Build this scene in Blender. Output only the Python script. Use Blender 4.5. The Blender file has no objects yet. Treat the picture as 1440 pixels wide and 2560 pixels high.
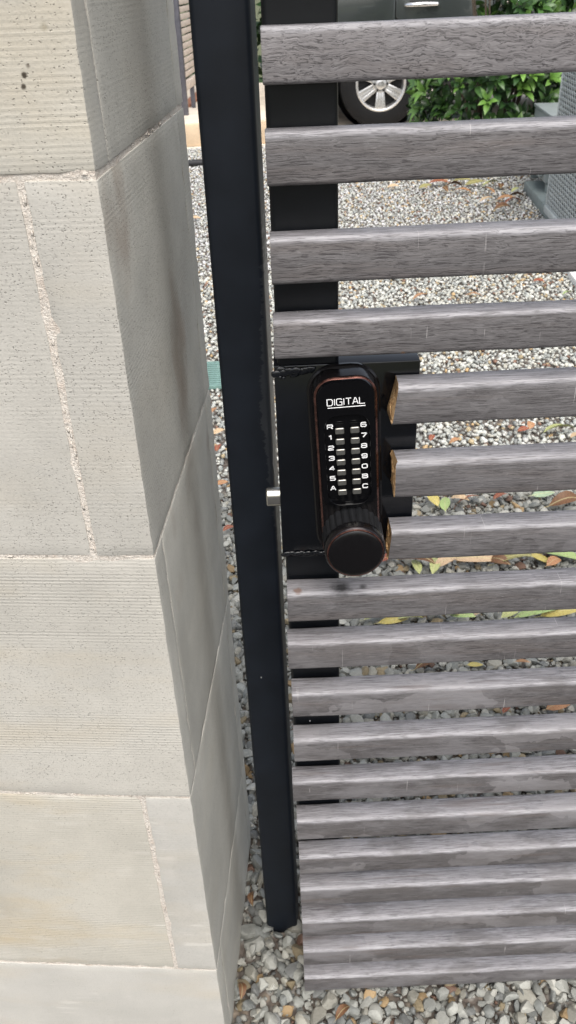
import bpy, bmesh, math, random
import numpy as np
from mathutils import Vector, Matrix
random.seed(7); RNG = np.random.default_rng(11)
S = bpy.context.scene
PI = math.pi
R_ = math.radians

# ------------------------------------------------------------------ camera, sky, sun, exposure
cam_d = bpy.data.cameras.new('camera'); cam = bpy.data.objects.new('camera', cam_d)
S.collection.objects.link(cam); S.camera = cam
rt = Vector((0.99904724, -0.02611031, -0.03496939)); up = Vector((0.04354124, 0.54197608, 0.83926521)); fw = Vector((0.0029609, 0.8399882, -0.54259658))
m = Matrix((rt, up, -fw)).transposed().to_4x4(); m.translation = (0, 0, 1.53)
cam.matrix_world = m
cam_d.sensor_fit = 'VERTICAL'; cam_d.lens = 4.25; cam_d.sensor_height = 2*4.25*1280/2085.26; cam_d.sensor_width = cam_d.sensor_height
cam_d.clip_start = .02; cam_d.clip_end = 400
cam_d.dof.use_dof = True; cam_d.dof.focus_distance = .9; cam_d.dof.aperture_fstop = 2.6

SUN_EL, SUN_AZ = R_(57), R_(170)          # azimuth clockwise from +Y
w = bpy.data.worlds.new('World'); S.world = w; w.use_nodes = True
wn = w.node_tree.nodes; wl = w.node_tree.links
sky = wn.new('ShaderNodeTexSky'); sky.sky_type = 'NISHITA'; sky.sun_disc = False
sky.sun_elevation = SUN_EL; sky.sun_rotation = SUN_AZ; sky.dust_density = 4.0; sky.air_density = 1.0; sky.ozone_density = 1.0
hs = wn.new('ShaderNodeHueSaturation'); hs.inputs['Saturation'].default_value = .45      # a veil of even cloud
wl.new(sky.outputs[0], hs.inputs['Color']); wl.new(hs.outputs[0], wn['Background'].inputs[0]); wn['Background'].inputs[1].default_value = .15
sd = bpy.data.lights.new('sun', 'SUN'); sd.energy = 1.3; sd.angle = R_(62); sd.color = (1, .95, .87)
so = bpy.data.objects.new('sun', sd); S.collection.objects.link(so)
sdir = Vector((math.sin(SUN_AZ)*math.cos(SUN_EL), math.cos(SUN_AZ)*math.cos(SUN_EL), math.sin(SUN_EL)))
so.rotation_euler = sdir.to_track_quat('Z', 'Y').to_euler()
S.view_settings.view_transform = 'Standard'; S.view_settings.look = 'None'
S.view_settings.gamma = 1; S.view_settings.use_curve_mapping = False
S.view_settings.exposure = 0.74

# ------------------------------------------------------------------ helpers
def link(o): S.collection.objects.link(o); return o
def mesh_from(verts, faces, name, smooth=False, mats=(), fm=None):
    me = bpy.data.meshes.new(name); me.from_pydata([tuple(v) for v in verts], [], [tuple(f) for f in faces])
    for mm in mats: me.materials.append(mm)
    if fm: me.polygons.foreach_set('material_index', fm)
    if smooth: me.polygons.foreach_set('use_smooth', [True]*len(me.polygons))
    me.update(); return me
def tag(o, label=None, cat=None, group=None, kind=None):
    if label: o['label'] = label
    if cat: o['category'] = cat
    if group: o['group'] = group
    if kind: o['kind'] = kind
    return o
def put(name, me, parent=None, loc=(0, 0, 0), rot=(0, 0, 0)):
    o = bpy.data.objects.new(name, me); link(o); o.location = loc; o.rotation_euler = rot
    if parent: o.parent = parent
    return o
def empty(name, loc, rz=0, rot=None):
    o = bpy.data.objects.new(name, None); o.empty_display_size = .05; link(o); o.location = loc
    o.rotation_euler = rot or (0, 0, rz); return o
def bm_mesh(bm, name, mat=None, smooth=False, angle=None):
    me = bpy.data.meshes.new(name); bm.normal_update(); bm.to_mesh(me); bm.free()
    if mat:
        for mm in (mat if isinstance(mat, (list, tuple)) else [mat]): me.materials.append(mm)
    if smooth or angle:
        me.polygons.foreach_set('use_smooth', [True]*len(me.polygons))
        if angle: me.set_sharp_from_angle(angle=R_(angle))
    return me
def box_bm(bm, x0, x1, y0, y1, z0, z1, bev=0, seg=2):
    g = bmesh.ops.create_cube(bm, size=1)
    vs = g['verts']
    for v in vs: v.co = Vector((x0+(v.co.x+.5)*(x1-x0), y0+(v.co.y+.5)*(y1-y0), z0+(v.co.z+.5)*(z1-z0)))
    if bev:
        es = list({e for v in vs for e in v.link_edges})
        bmesh.ops.bevel(bm, geom=es, offset=bev, segments=seg, profile=.5, affect='EDGES')
    return bm
def box(name, x0, x1, y0, y1, z0, z1, mat, parent=None, bev=0, seg=2, loc=(0,0,0), rot=(0,0,0)):
    bm = bmesh.new(); box_bm(bm, x0, x1, y0, y1, z0, z1, bev, seg)
    return put(name, bm_mesh(bm, name, mat, smooth=bev > 0, angle=40 if bev else None), parent, loc, rot)
def tube_pts(pts, r, n=10, closed_caps=True):
    pts = [Vector(p) for p in pts]; V = []; F = []
    prev = None
    for i, p in enumerate(pts):
        t = (pts[min(i+1, len(pts)-1)]-pts[max(i-1, 0)]).normalized()
        a = t.orthogonal().normalized() if prev is None else (prev-t*prev.dot(t)).normalized()
        prev = a; b = t.cross(a); rr = r[i] if isinstance(r, (list, tuple)) else r
        for k in range(n):
            q = 2*PI*k/n; V.append(p+a*math.cos(q)*rr+b*math.sin(q)*rr)
    for i in range(len(pts)-1):
        for k in range(n): F.append((i*n+k, i*n+(k+1) % n, (i+1)*n+(k+1) % n, (i+1)*n+k))
    F.append(tuple(range(n))[::-1]); F.append(tuple(range((len(pts)-1)*n, len(pts)*n)))
    return V, F
def tube(name, pts, r, mat, parent=None, n=10):
    V, F = tube_pts(pts, r, n); return put(name, mesh_from(V, F, name, True, [mat]), parent)
def rr_loop(w_, h, r, cx, cz, y, n=7):
    r = min(r, w_/2, h/2); L = []
    for (sx, sz, a0) in ((1, 1, 0), (-1, 1, 90), (-1, -1, 180), (1, -1, 270)):
        for k in range(n):
            a = R_(a0+90*k/(n-1)); L.append((cx+sx*(w_/2-r)+r*math.cos(a), y, cz+sz*(h/2-r)+r*math.sin(a)))
    return L
def loft(name, loops, mats, parent=None, cap0=True, cap1=True, midx=None, angle=35):
    n = len(loops[0]); V = [p for L in loops for p in L]; F = []; M = []
    for i in range(len(loops)-1):
        for k in range(n):
            F.append((i*n+k, i*n+(k+1) % n, (i+1)*n+(k+1) % n, (i+1)*n+k)); M.append(midx[i] if midx else 0)
    if cap0: F.append(tuple(range(n))[::-1]); M.append(0)
    if cap1: F.append(tuple(range((len(loops)-1)*n, len(loops)*n))); M.append(midx[-1] if midx else 0)
    me = mesh_from(V, F, name, True, mats, M)
    bm = bmesh.new(); bm.from_mesh(me); bmesh.ops.recalc_face_normals(bm, faces=bm.faces); bm.to_mesh(me); bm.free()
    me.set_sharp_from_angle(angle=R_(angle))
    return put(name, me, parent)
def lathe_y(profile, n=48, cx=0, cz=0):
    """profile: (radius, y) list; revolves round the Y axis"""
    V = []; F = []
    for (r, y) in profile:
        for k in range(n):
            a = 2*PI*k/n; V.append((cx+r*math.cos(a), y, cz+r*math.sin(a)))
    for i in range(len(profile)-1):
        for k in range(n): F.append((i*n+k, i*n+(k+1) % n, (i+1)*n+(k+1) % n, (i+1)*n+k))
    return V, F
def fixn(me, angle=35):
    bm = bmesh.new(); bm.from_mesh(me); bmesh.ops.recalc_face_normals(bm, faces=bm.faces); bm.to_mesh(me); bm.free()
    me.polygons.foreach_set('use_smooth', [True]*len(me.polygons)); me.set_sharp_from_angle(angle=R_(angle)); return me

class NT:
    def __init__(self, name):
        self.m = bpy.data.materials.new(name); self.m.use_nodes = True
        self.t = self.m.node_tree; self.b = self.t.nodes['Principled BSDF']
    def __call__(self, typ, ins=None, **kw):
        n = self.t.nodes.new('ShaderNode'+typ)
        for k, v in kw.items(): setattr(n, k, v)
        for k, v in (ins or {}).items(): self.set(n.inputs[k], v)
        return n
    def set(self, sock, v):
        if isinstance(v, bpy.types.NodeSocket): self.t.links.new(v, sock)
        else: sock.default_value = v
    def P(self, **kw):
        for k, v in kw.items(): self.set(self.b.inputs[k.replace('_', ' ')], v)
    def coord(self, which='Object'): return self('TexCoord').outputs[which]
    def mapping(self, vec, scale=(1, 1, 1), loc=(0, 0, 0), rot=(0, 0, 0)):
        return self('Mapping', {0: vec, 'Scale': scale, 'Location': loc, 'Rotation': rot}).outputs[0]
    def noise(self, vec, scale, detail=4, rough=.55, dist=0, out=0):
        return self('TexNoise', {'Vector': vec, 'Scale': scale, 'Detail': detail, 'Roughness': rough, 'Distortion': dist}).outputs[out]
    def ramp(self, fac, stops):
        n = self('ValToRGB'); self.set(n.inputs[0], fac); e = n.color_ramp.elements
        while len(e) < len(stops): e.new(.5)
        for i, (p, c) in enumerate(stops):
            e[i].position = p; e[i].color = (c, c, c, 1) if isinstance(c, (int, float)) else (*c, 1)
        return n.outputs[0]
    def mix(self, fac, a, b, blend='MIX'):
        n = self('Mix', data_type='RGBA', blend_type=blend); self.set(n.inputs[0], fac)
        for s, v in ((n.inputs[6], a), (n.inputs[7], b)):
            self.set(s, (*v, 1) if isinstance(v, tuple) and len(v) == 3 else v)
        return n.outputs[2]
    def math(self, op, a, b=0.0, c=None):
        n = self('Math', operation=op); self.set(n.inputs[0], a); self.set(n.inputs[1], b)
        if c is not None: self.set(n.inputs[2], c)
        return n.outputs[0]
    def bump(self, h, strength=.3, dist=.002, normal=None):
        d = {'Height': h, 'Strength': strength, 'Distance': dist}
        if normal is not None: d['Normal'] = normal
        return self('Bump', d).outputs[0]
    def rnd(self): return self('ObjectInfo').outputs['Random']

# ------------------------------------------------------------------ materials
def simple(name, col, rough=.5, metal=0, nscale=None, namt=.25, bump=0, spec=.5, coat=0):
    t = NT(name); t.P(Roughness=rough, Metallic=metal, Specular_IOR_Level=spec)
    if coat: t.P(Coat_Weight=coat, Coat_Roughness=.05)
    if nscale:
        n = t.noise(t.coord(), nscale, 5)
        t.P(Base_Color=t.mix(t.ramp(n, [(.3, 0.), (.7, 1.)]), tuple(c*(1-namt) for c in col), tuple(min(1, c*(1+namt)) for c in col)))
        t.P(Roughness=t.math('MULTIPLY_ADD', n, .25, rough-.12))
        if bump: t.P(Normal=t.bump(n, bump, .002))
    else: t.P(Base_Color=(*col, 1))
    return t.m

def wood(name, curl, smudge, dark=1.0, spots=()):
    t = NT(name); co = t.coord(); rnd = t.rnd()
    off = t('CombineXYZ', {'X': t.math('MULTIPLY', rnd, 37.), 'Y': t.math('MULTIPLY', rnd, 11.3), 'Z': t.math('MULTIPLY', rnd, 23.7)}).outputs[0]
    v = t('VectorMath', {0: co, 1: off}, operation='ADD').outputs[0]
    # grain lines wander: warp the vector by slow noise
    wv = t.noise(t.mapping(v, (9, 14, 14)), 1.0, 3, .6, 0, 1)
    wv2 = t.noise(t.mapping(v, (45, 60, 60)), 1.0, 2, .5, 0, 1)
    w1 = t('VectorMath', {0: wv, 1: (.5, .5, .5)}, operation='SUBTRACT').outputs[0]
    w2 = t('VectorMath', {0: wv2, 1: (.5, .5, .5)}, operation='SUBTRACT').outputs[0]
    w1 = t('VectorMath', {0: w1, 'Scale': .022*curl+.003}, operation='SCALE').outputs[0]
    w2 = t('VectorMath', {0: w2, 'Scale': .012*curl*curl+.0004}, operation='SCALE').outputs[0]
    vv = t('VectorMath', {0: t('VectorMath', {0: v, 1: w1}, operation='ADD').outputs[0], 1: w2}, operation='ADD').outputs[0]
    g1 = t.noise(t.mapping(vv, (15, 480, 480)), 1.0, 5, .6)
    g2 = t.noise(t.mapping(vv, (34, 950, 950)), 1.0, 4, .6)
    g3 = t.noise(t.mapping(vv, (70, 900, 900)), 1.0, 2, .5)
    big = t.noise(t.mapping(v, (5, 18, 18)), 1.0, 4, .55)
    grain = t.math('ADD', t.math('MULTIPLY', g1, .5), t.math('MULTIPLY', g2, .5))
    col = t.ramp(grain, [(.32, tuple(dark*c for c in (.066, .061, .062))), (.45, tuple(dark*c for c in (.094, .088, .089))), (.57, tuple(dark*c for c in (.120, .113, .114))), (.70, tuple(dark*c for c in (.172, .165, .166)))])
    brown = t.noise(t.mapping(vv, (4, 60, 60)), 1.0, 3)
    col = t.mix(t.ramp(brown, [(.52, 0.), (.72, .30)]), col, (.135, .105, .088))
    col = t.mix(t.ramp(big, [(.3, .30), (.55, 0.)]), col, (.085, .077, .076))
    pale = t.noise(t.mapping(v, (7, 30, 30), (3, 1, 7)), 1.0, 4, .6)
    col = t.mix(t.ramp(pale, [(.52, 0.), (.70, .30)]), col, (.225, .216, .220))
    crack = t.ramp(g2, [(.36, 1.), (.43, 0.)])
    crack2 = t.ramp(g3, [(.33, .8), (.40, 0.)])
    g4 = t.noise(t.mapping(vv, (11, 300, 300), (2, 7, 1)), 1.0, 2, .55); br = t.noise(t.mapping(v, (55, 160, 160), (7, 1, 4)), 1., 3)
    line = t.math('MULTIPLY', t.ramp(t.math('ABSOLUTE', t.math('SUBTRACT', g4, .5)), [(.004, 1.), (.022, 0.)]), t.ramp(br, [(.50, 0.), (.62, 1.)]))
    g5 = t.noise(t.mapping(vv, (30, 420, 420), (5, 3, 8)), 1.0, 2, .55)
    pline = t.math('MULTIPLY', t.ramp(t.math('ABSOLUTE', t.math('SUBTRACT', g5, .5)), [(.006, 1.), (.03, 0.)]), t.ramp(br, [(.38, 1.), (.5, 0.)]))
    cr = t.math('MAXIMUM', t.math('MAXIMUM', crack, crack2), line)
    col = t.mix(t.math('MULTIPLY', pline, .36), col, (.27, .262, .262))
    col = t.mix(t.math('MULTIPLY', cr, .80 if curl > .3 else .66), col, (.038, .033, .032))
    # top face painted paler for its sky sheen; worn front arris (object z runs from -h/2 to h/2, y from front to back)
    sep = t('SeparateXYZ', {0: co}); z = sep.outputs[2]; y = sep.outputs[1]
    wob = t.math('MULTIPLY', t.math('SUBTRACT', t.noise(t.mapping(v, (25, 120, 120)), 1.0, 4), .5), .010)
    top = t.ramp(t.math('ADD', z, wob), [(0., 0.), (1., 1.)])
    top = t('MapRange', {0: t.math('ADD', z, wob), 1: .0155, 2: .0195, 3: 0., 4: 1.}).outputs[0]
    sky_sheen = t.mix(t.ramp(grain, [(.38, 0.), (.62, 1.)]), (.135, .131, .138), (.36, .352, .372))
    col = t.mix(t.math('MULTIPLY', top, .8), col, sky_sheen)
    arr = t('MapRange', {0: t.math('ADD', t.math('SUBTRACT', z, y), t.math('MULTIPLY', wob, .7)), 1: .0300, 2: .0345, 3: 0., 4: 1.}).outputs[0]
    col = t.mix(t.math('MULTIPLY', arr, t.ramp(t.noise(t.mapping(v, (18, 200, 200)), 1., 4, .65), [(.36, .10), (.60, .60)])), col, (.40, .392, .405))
    col = t.mix(t.math('MULTIPLY', cr, .5), col, (.05, .045, .048))
    if smudge:
        # smeared pale patches with sharp dried edges
        sv = t.mapping(v, (13, 30, 30), (1.7, 0, .4))
        sv = t('VectorMath', {0: sv, 1: t.noise(t.mapping(v, (40, 40, 40)), 1., 2, .5, 0, 1)}, operation='ADD').outputs[0]
        vor = t('TexVoronoi', {'Vector': sv, 'Scale': .75}, feature='F1').outputs['Color']
        sel = t('SeparateXYZ', {0: vor}).outputs[0]
        patch = t.ramp(sel, [(.60, 0.), (.90, 1.)])
        col = t.mix(t.math('MULTIPLY', patch, .36*smudge), col, (.30, .288, .292))
        cloud = t.noise(t.mapping(v, (9, 26, 26), (5, 2, 8)), 1., 4, .6)
        col = t.mix(t.ramp(cloud, [(.48, 0.), (.64, .45*smudge)]), col, (.235, .228, .236))
        col = t.mix(t.ramp(cloud, [(.36, .5*smudge), (.47, 0.)]), col, (.088, .080, .078))
        dk = t.noise(t.mapping(v, (6, 70, 70), (9, 2, 1)), 1., 3)
        col = t.mix(t.ramp(dk, [(.6, 0.), (.72, .5*smudge)]), col, (.11, .085, .075))
    for (p, r0, r1, cc, amt) in spots:
        wv3 = t('VectorMath', {0: co, 1: t('VectorMath', {0: t.noise(co, 160, 3, .6, 0, 1), 'Scale': r1*.9}, operation='SCALE').outputs[0]}, operation='ADD').outputs[0]
        dd = t('VectorMath', {0: wv3, 1: tuple(q+r1*.45 for q in p)}, operation='DISTANCE').outputs['Value']
        col = t.mix(t('MapRange', {0: dd, 1: r0, 2: r1, 3: amt, 4: 0.}).outputs[0], col, cc)
    scr = t.noise(t.mapping(v, (420, 9, 9), (0, 5, 0), (0, R_(12), 0)), 1., 1)
    scm = t.noise(t.mapping(v, (22, 22, 22)), 1., 2)
    col = t.mix(t.math('MULTIPLY', t.ramp(scr, [(.72, 0.), (.75, 1.)]), t.ramp(scm, [(.56, 0.), (.62, .5)])), col, (.48, .46, .45))
    t.P(Base_Color=col, Roughness=t.math('MULTIPLY_ADD', grain, .3, .42), Specular_IOR_Level=.45)
    h = t.math('SUBTRACT', grain, t.math('MULTIPLY', cr, .55))
    t.P(Normal=t.bump(h, .40, .0012))
    return t.m
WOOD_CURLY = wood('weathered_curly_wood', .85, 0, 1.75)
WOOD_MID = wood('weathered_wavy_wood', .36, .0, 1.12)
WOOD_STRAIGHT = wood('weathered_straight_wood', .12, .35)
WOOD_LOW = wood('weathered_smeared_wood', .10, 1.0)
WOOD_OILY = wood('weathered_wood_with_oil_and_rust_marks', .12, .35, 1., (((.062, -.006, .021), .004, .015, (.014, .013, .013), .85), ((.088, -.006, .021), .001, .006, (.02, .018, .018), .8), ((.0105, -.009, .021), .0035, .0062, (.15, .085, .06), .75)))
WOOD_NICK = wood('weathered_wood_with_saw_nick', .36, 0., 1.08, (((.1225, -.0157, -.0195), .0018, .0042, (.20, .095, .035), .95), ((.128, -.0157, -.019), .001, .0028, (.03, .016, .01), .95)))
def raw_wood():
    t = NT('fresh_cut_wood'); co = t.coord()
    n = t.noise(t.mapping(co, (300, 900, 300)), 1., 4); b = t.noise(co, 140, 3)
    c = t.ramp(n, [(.3, (.30, .15, .055)), (.5, (.52, .31, .135)), (.7, (.66, .46, .25))])
    c = t.mix(t.ramp(b, [(.60, 0.), (.74, .5)]), c, (.13, .065, .028))
    t.P(Base_Color=c, Roughness=.8, Normal=t.bump(n, .9, .002)); return t.m
RAW = raw_wood()

def black_paint(name, col, rough, speck=True, gloss_patch=False, spec=.5):
    t = NT(name); co = t.coord()
    n = t.noise(co, 18, 4); f = t.noise(co, 700, 2)
    c = t.mix(t.ramp(n, [(.35, 0.), (.7, 1.)]), tuple(x*.8 for x in col), tuple(x*1.25 for x in col))
    if speck:
        vo = t('TexVoronoi', {'Vector': t.mapping(co, (38, 38, 24)), 'Scale': 1., 'Randomness': 1.}); d = vo.outputs['Distance']; vc = t('SeparateXYZ', {0: vo.outputs['Color']}).outputs[0]
        sp = t.math('MULTIPLY', t.ramp(d, [(.025, 1.), (.04, 0.)]), t.ramp(vc, [(.6, 0.), (.62, 1.)]))
        c = t.mix(sp, c, (.42, .42, .42))
        s = t.noise(t.mapping(co, (380, 380, 14), (0, 0, 3)), 1., 2); sm = t.noise(co, 14, 2)
        c = t.mix(t.math('MULTIPLY', t.ramp(s, [(.74, 0.), (.77, 1.)]), t.ramp(sm, [(.6, 0.), (.66, .35)])), c, (.16, .16, .165))
    r = t.math('MULTIPLY_ADD', n, .14, rough-.07)
    t.P(Base_Color=c, Specular_IOR_Level=spec)
    if gloss_patch:   # brushed-on touch-up paint along the right-hand corner, ragged dry-brush edge
        sep = t('SeparateXYZ', {0: co}); x = sep.outputs[0]; z = sep.outputs[2]
        rag = t.math('MULTIPLY', t.math('SUBTRACT', t.noise(t.mapping(co, (30, 30, 160)), 1., 4, .7), .5), .022)
        lim = t('MapRange', {0: t.math('ABSOLUTE', t.math('SUBTRACT', z, 1.10)), 1: 0., 2: .26, 3: .0125, 4: -.004}).outputs[0]
        ed = t.math('SUBTRACT', t.math('ADD', t.math('SUBTRACT', x, .0570), lim), rag)
        mk = t('MapRange', {0: ed, 1: 0., 2: .0008, 3: 0., 4: 1.}).outputs[0]
        c2 = t.mix(mk, c, (.026, .029, .034)); t.P(Base_Color=c2)
        r = t.math('SUBTRACT', r, t.math('MULTIPLY', mk, .1))
    t.P(Roughness=r, Normal=t.bump(t.math('ADD', f, t.math('MULTIPLY', n, 2.)), .05, .0008))
    return t.m
POST = black_paint('matt_black_post_paint', (.0078, .0108, .0165), .46, True, True, .30)
STILE = black_paint('satin_black_frame_paint', (.0042, .0050, .0066), .34, spec=.32)
GLOSS = black_paint('glossy_black_enamel', (.0026, .0034, .0050), .15, False)
WELD = black_paint('painted_weld', (.006, .007, .009), .12, False)

def stone(name, base, lines, pits, stain, tan, smear=0, pitch=1430., spots=(), brown=0.):
    t = NT(name); co = t.coord(); rnd = t.rnd()
    off = t('CombineXYZ', {'X': t.math('MULTIPLY', rnd, 7.), 'Y': t.math('MULTIPLY', rnd, 5.), 'Z': t.math('MULTIPLY', rnd, 9.)}).outputs[0]
    v = t('VectorMath', {0: co, 1: off}, operation='ADD').outputs[0]
    big = t.noise(v, 5, 5, .6); mid = t.noise(v, 24, 4, .6); fine = t.noise(v, 420, 3, .6)
    c = t.mix(t.ramp(big, [(.3, 0.), (.7, 1.)]), tuple(x*.86 for x in base), tuple(min(.62, x*1.10) for x in base))
    c = t.mix(t.math('MULTIPLY', t.ramp(t.noise(t.mapping(v, (2.5, 2.5, 7), (4, 1, 2)), 1.6, 4), [(.5, 0.), (.72, 1.)]), tan), c, (base[0]*1.02, base[1]*.86, base[2]*.60))
    c = t.mix(t.ramp(fine, [(.3, .22), (.5, 0.)]), c, tuple(x*.55 for x in base))
    c = t.mix(t.ramp(mid, [(.55, 0.), (.75, .20)]), c, tuple(min(.66, x*1.3) for x in base))
    # weather stains: grey sooty drifts
    st = t.noise(t.mapping(v, (6, 3.2, 2.2), (2, 3, 5)), 1.3, 5, .62)
    c = t.mix(t.math('MULTIPLY', t.ramp(st, [(.42, 0.), (.70, 1.)]), stain), c, (.115, .112, .105))
    # saw lines that run level along the block
    zc = t('SeparateXYZ', {0: v}).outputs[2]
    drift = t.math('MULTIPLY', t.noise(t.mapping(v, (1.2, 1.2, 5)), 1., 2), 9.)
    saw = t.math('SINE', t.math('ADD', t.math('MULTIPLY', zc, pitch), drift))
    amp = t.ramp(t.noise(t.mapping(v, (2.2, 2.2, 130), (3, 0, 0)), 1., 3, .6), [(.36, .05), (.62, 1.)])
    zone = t.ramp(t.noise(t.mapping(v, (.5, .5, 5), (1, 8, 1)), 1.3, 2), [(.40, .12), (.56, 1.)]) if lines < .95 else 1.0
    k_ = t.math('MULTIPLY', t.math('MULTIPLY', zone, lines), amp)
    ridge = t.math('MULTIPLY', k_, t.ramp(saw, [(.35, 0.), (.95, 1.)]))
    groove = t.math('MULTIPLY', k_, t.ramp(t.math('MULTIPLY', saw, -1.), [(.45, 0.), (.9, 1.)]))
    c = t.mix(t.math('MULTIPLY', ridge, .5), c, tuple(min(.75, x*1.45) for x in base))
    c = t.mix(t.math('MULTIPLY', groove, .55), c, tuple(x*.5 for x in base))
    # small pits
    vw = t('VectorMath', {0: v, 1: t('VectorMath', {0: t.noise(v, 260, 2, .5, 0, 1), 'Scale': .0035}, operation='SCALE').outputs[0]}, operation='ADD').outputs[0]
    vo = t('TexVoronoi', {'Vector': t.mapping(vw, (1, 1, 1.7)), 'Scale': 430., 'Randomness': 1.})
    vs = t('SeparateXYZ', {0: vo.outputs['Color']}).outputs[0]
    pm = t.math('MULTIPLY', t.ramp(vo.outputs['Distance'], [(.16, 1.), (.42, 0.)]), t.ramp(vs, [(1-.34*pits, 0.), (1-.34*pits+.02, 1.)]))
    pm = t.math('MULTIPLY', pm, t.ramp(t.noise(v, 11, 3), [(.36, .25), (.55, 1.)]))
    vo2 = t('TexVoronoi', {'Vector': t.mapping(vw, (1, 1, 1.5)), 'Scale': 48., 'Randomness': 1.})
    vs2 = t('SeparateXYZ', {0: vo2.outputs['Color']}).outputs[1]
    pm2 = t.math('MULTIPLY', t.ramp(vo2.outputs['Distance'], [(.03, 1.), (.085, 0.)]), t.ramp(vs2, [(.80, 0.), (.98, 1.)]))
    pall = t.math('MAXIMUM', pm, t.math('MULTIPLY', pm2, pits))
    c = t.mix(t.math('MULTIPLY', pall, .52), c, (.13, .12, .10))
    if smear:
        sm = t.noise(t.mapping(v, (11, 11, 120), (6, 2, 4)), 1., 4, .65); sz = t.noise(v, 9, 2)
        c = t.mix(t.math('MULTIPLY', t.ramp(sm, [(.52, 0.), (.60, 1.)]), t.ramp(sz, [(.50, 0.), (.58, .6*smear)])), c, (.62, .60, .55))
    sc = t.noise(t.mapping(v, (5, 5, 260), (3, 3, 3), (0, R_(33), 0)), 1., 1); scz = t.noise(v, 7, 2)
    c = t.mix(t.math('MULTIPLY', t.ramp(sc, [(.755, 0.), (.765, .6)]), t.ramp(scz, [(.56, 0.), (.6, 1.)])), c, (.68, .66, .6))
    if brown:
        bn = t.noise(t.mapping(v, (7, 7, 4), (1, 6, 2)), 1., 3, .55)
        c = t.mix(t.ramp(bn, [(.58, 0.), (.74, brown)]), c, (.21, .145, .10))
    for (p, r0, r1, cc, amt) in spots:
        wv3 = t('VectorMath', {0: co, 1: t('VectorMath', {0: t.noise(co, 300, 3, .6, 0, 1), 'Scale': r1*.9}, operation='SCALE').outputs[0]}, operation='ADD').outputs[0]
        dd = t('VectorMath', {0: wv3, 1: tuple(q+r1*.45 for q in p)}, operation='DISTANCE').outputs['Value']
        c = t.mix(t('MapRange', {0: dd, 1: r0, 2: r1, 3: amt, 4: 0.}).outputs[0], c, cc)
    h = t.math('SUBTRACT', t.math('ADD', t.math('MULTIPLY', fine, .5), t.math('MULTIPLY', t.math('SUBTRACT', ridge, groove), .35)), t.math('MULTIPLY', pall, 1.4))
    t.P(Base_Color=c, Roughness=.9, Specular_IOR_Level=.25, Normal=t.bump(h, .55, .0013))
    return t.m
ST_LINED = stone('sawn_sandstone_with_lines', (.485, .462, .405), .72, .55, .06, .30, spots=(((.162, -.0202, -.114), .0014, .0027, (.045, .035, .025), .95), ((.160, -.0202, -.1215), .0012, .0025, (.045, .035, .025), .95), ((.166, -.0202, -.108), .0006, .0022, (.09, .075, .055), .8), ((.183, -.0202, -.084), .001, .004, (.30, .27, .2), .7)))
ST_PIT = stone('pitted_sandstone', (.46, .442, .40), .25, 1.0, .08, .18)
ST_MIX = stone('speckled_sandstone', (.475, .455, .408), .7, .75, .05, .32)
ST_FINE = stone('smooth_sandstone_with_fine_lines', (.465, .442, .385), .6, .18, .03, .60, .35)
ST_SMOOTH = stone('smooth_pale_sandstone', (.475, .46, .422), .10, .12, .03, .25, .8)
ST_SIDE = stone('weather_stained_sandstone', (.475, .462, .415), .30, .8, .30, .10, brown=.55)
ST_SIDE2 = stone('grey_smooth_sandstone', (.475, .462, .415), .25, .5, .24, .10)
def mortar_m():
    t = NT('sandy_mortar'); co = t.coord(); n = t.noise(co, 380, 3, .7); b = t.noise(co, 60, 3)
    c = t.ramp(n, [(.3, (.48, .43, .375)), (.48, (.60, .55, .485)), (.7, (.68, .64, .58))])
    c = t.mix(t.ramp(b, [(.5, 0.), (.7, .5)]), c, (.50, .41, .34))
    t.P(Base_Color=c, Roughness=.95, Normal=t.bump(t.math('ADD', n, b), .9, .0025)); return t.m
MORTAR = mortar_m()
def gravel_m():
    t = NT('crushed_grey_stone'); a = t('Attribute', attribute_name='tint').outputs['Color']
    co = t.coord(); n = t.noise(co, 230, 4, .6); f = t.noise(co, 900, 2)
    c = t.mix(t.ramp(n, [(.3, .35), (.6, 0.)]), a, t.mix(1., a, (.55, .53, .5), 'MULTIPLY'))
    c = t.mix(t.ramp(f, [(.6, 0.), (.75, .25)]), c, (.6, .58, .55))
    t.P(Base_Color=c, Roughness=.72, Specular_IOR_Level=.35, Normal=t.bump(n, .35, .002)); return t.m
GRAVEL = gravel_m()
def soil_m():
    t = NT('gravel_bed_soil'); co = t.coord()
    vo = t('TexVoronoi', {'Vector': co, 'Scale': 55.}); s = t('SeparateXYZ', {0: vo.outputs['Color']}).outputs[0]
    c = t.ramp(s, [(0., (.17, .14, .11)), (.4, (.25, .235, .21)), (.75, (.33, .32, .30)), (1., (.26, .21, .16))])
    c = t.mix(t.ramp(vo.outputs['Distance'], [(.3, 0.), (.6, 1.)]), c, (.12, .10, .085))
    t.P(Base_Color=c, Roughness=.95, Normal=t.bump(t.math('MULTIPLY', vo.outputs['Distance'], -1.), .8, .01)); return t.m
SOIL = soil_m()
def concrete_m(name, col, s=6):
    t = NT(name); co = t.coord(); n = t.noise(co, s, 5, .6); f = t.noise(co, 160, 3)
    c = t.mix(t.ramp(n, [(.3, 0.), (.7, 1.)]), tuple(x*.8 for x in col), tuple(x*1.12 for x in col))
    c = t.mix(t.ramp(f, [(.35, .3), (.5, 0.)]), c, tuple(x*.6 for x in col))
    t.P(Base_Color=c, Roughness=.9, Normal=t.bump(f, .3, .003)); return t.m
ADDED_DARK = concrete_m('added_dark_ground', (.040, .040, .042), 40); CONC = concrete_m('warm_concrete', (.70, .62, .51)); TANC = concrete_m('tan_rendered_concrete', (.62, .48, .33)); PAVER = concrete_m('white_paver_concrete', (.72, .72, .69)); GRASSY = concrete_m('distant_ground', (.10, .11, .05))
BRICKRED = concrete_m('red_clay', (.33, .15, .09), 20)
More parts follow.
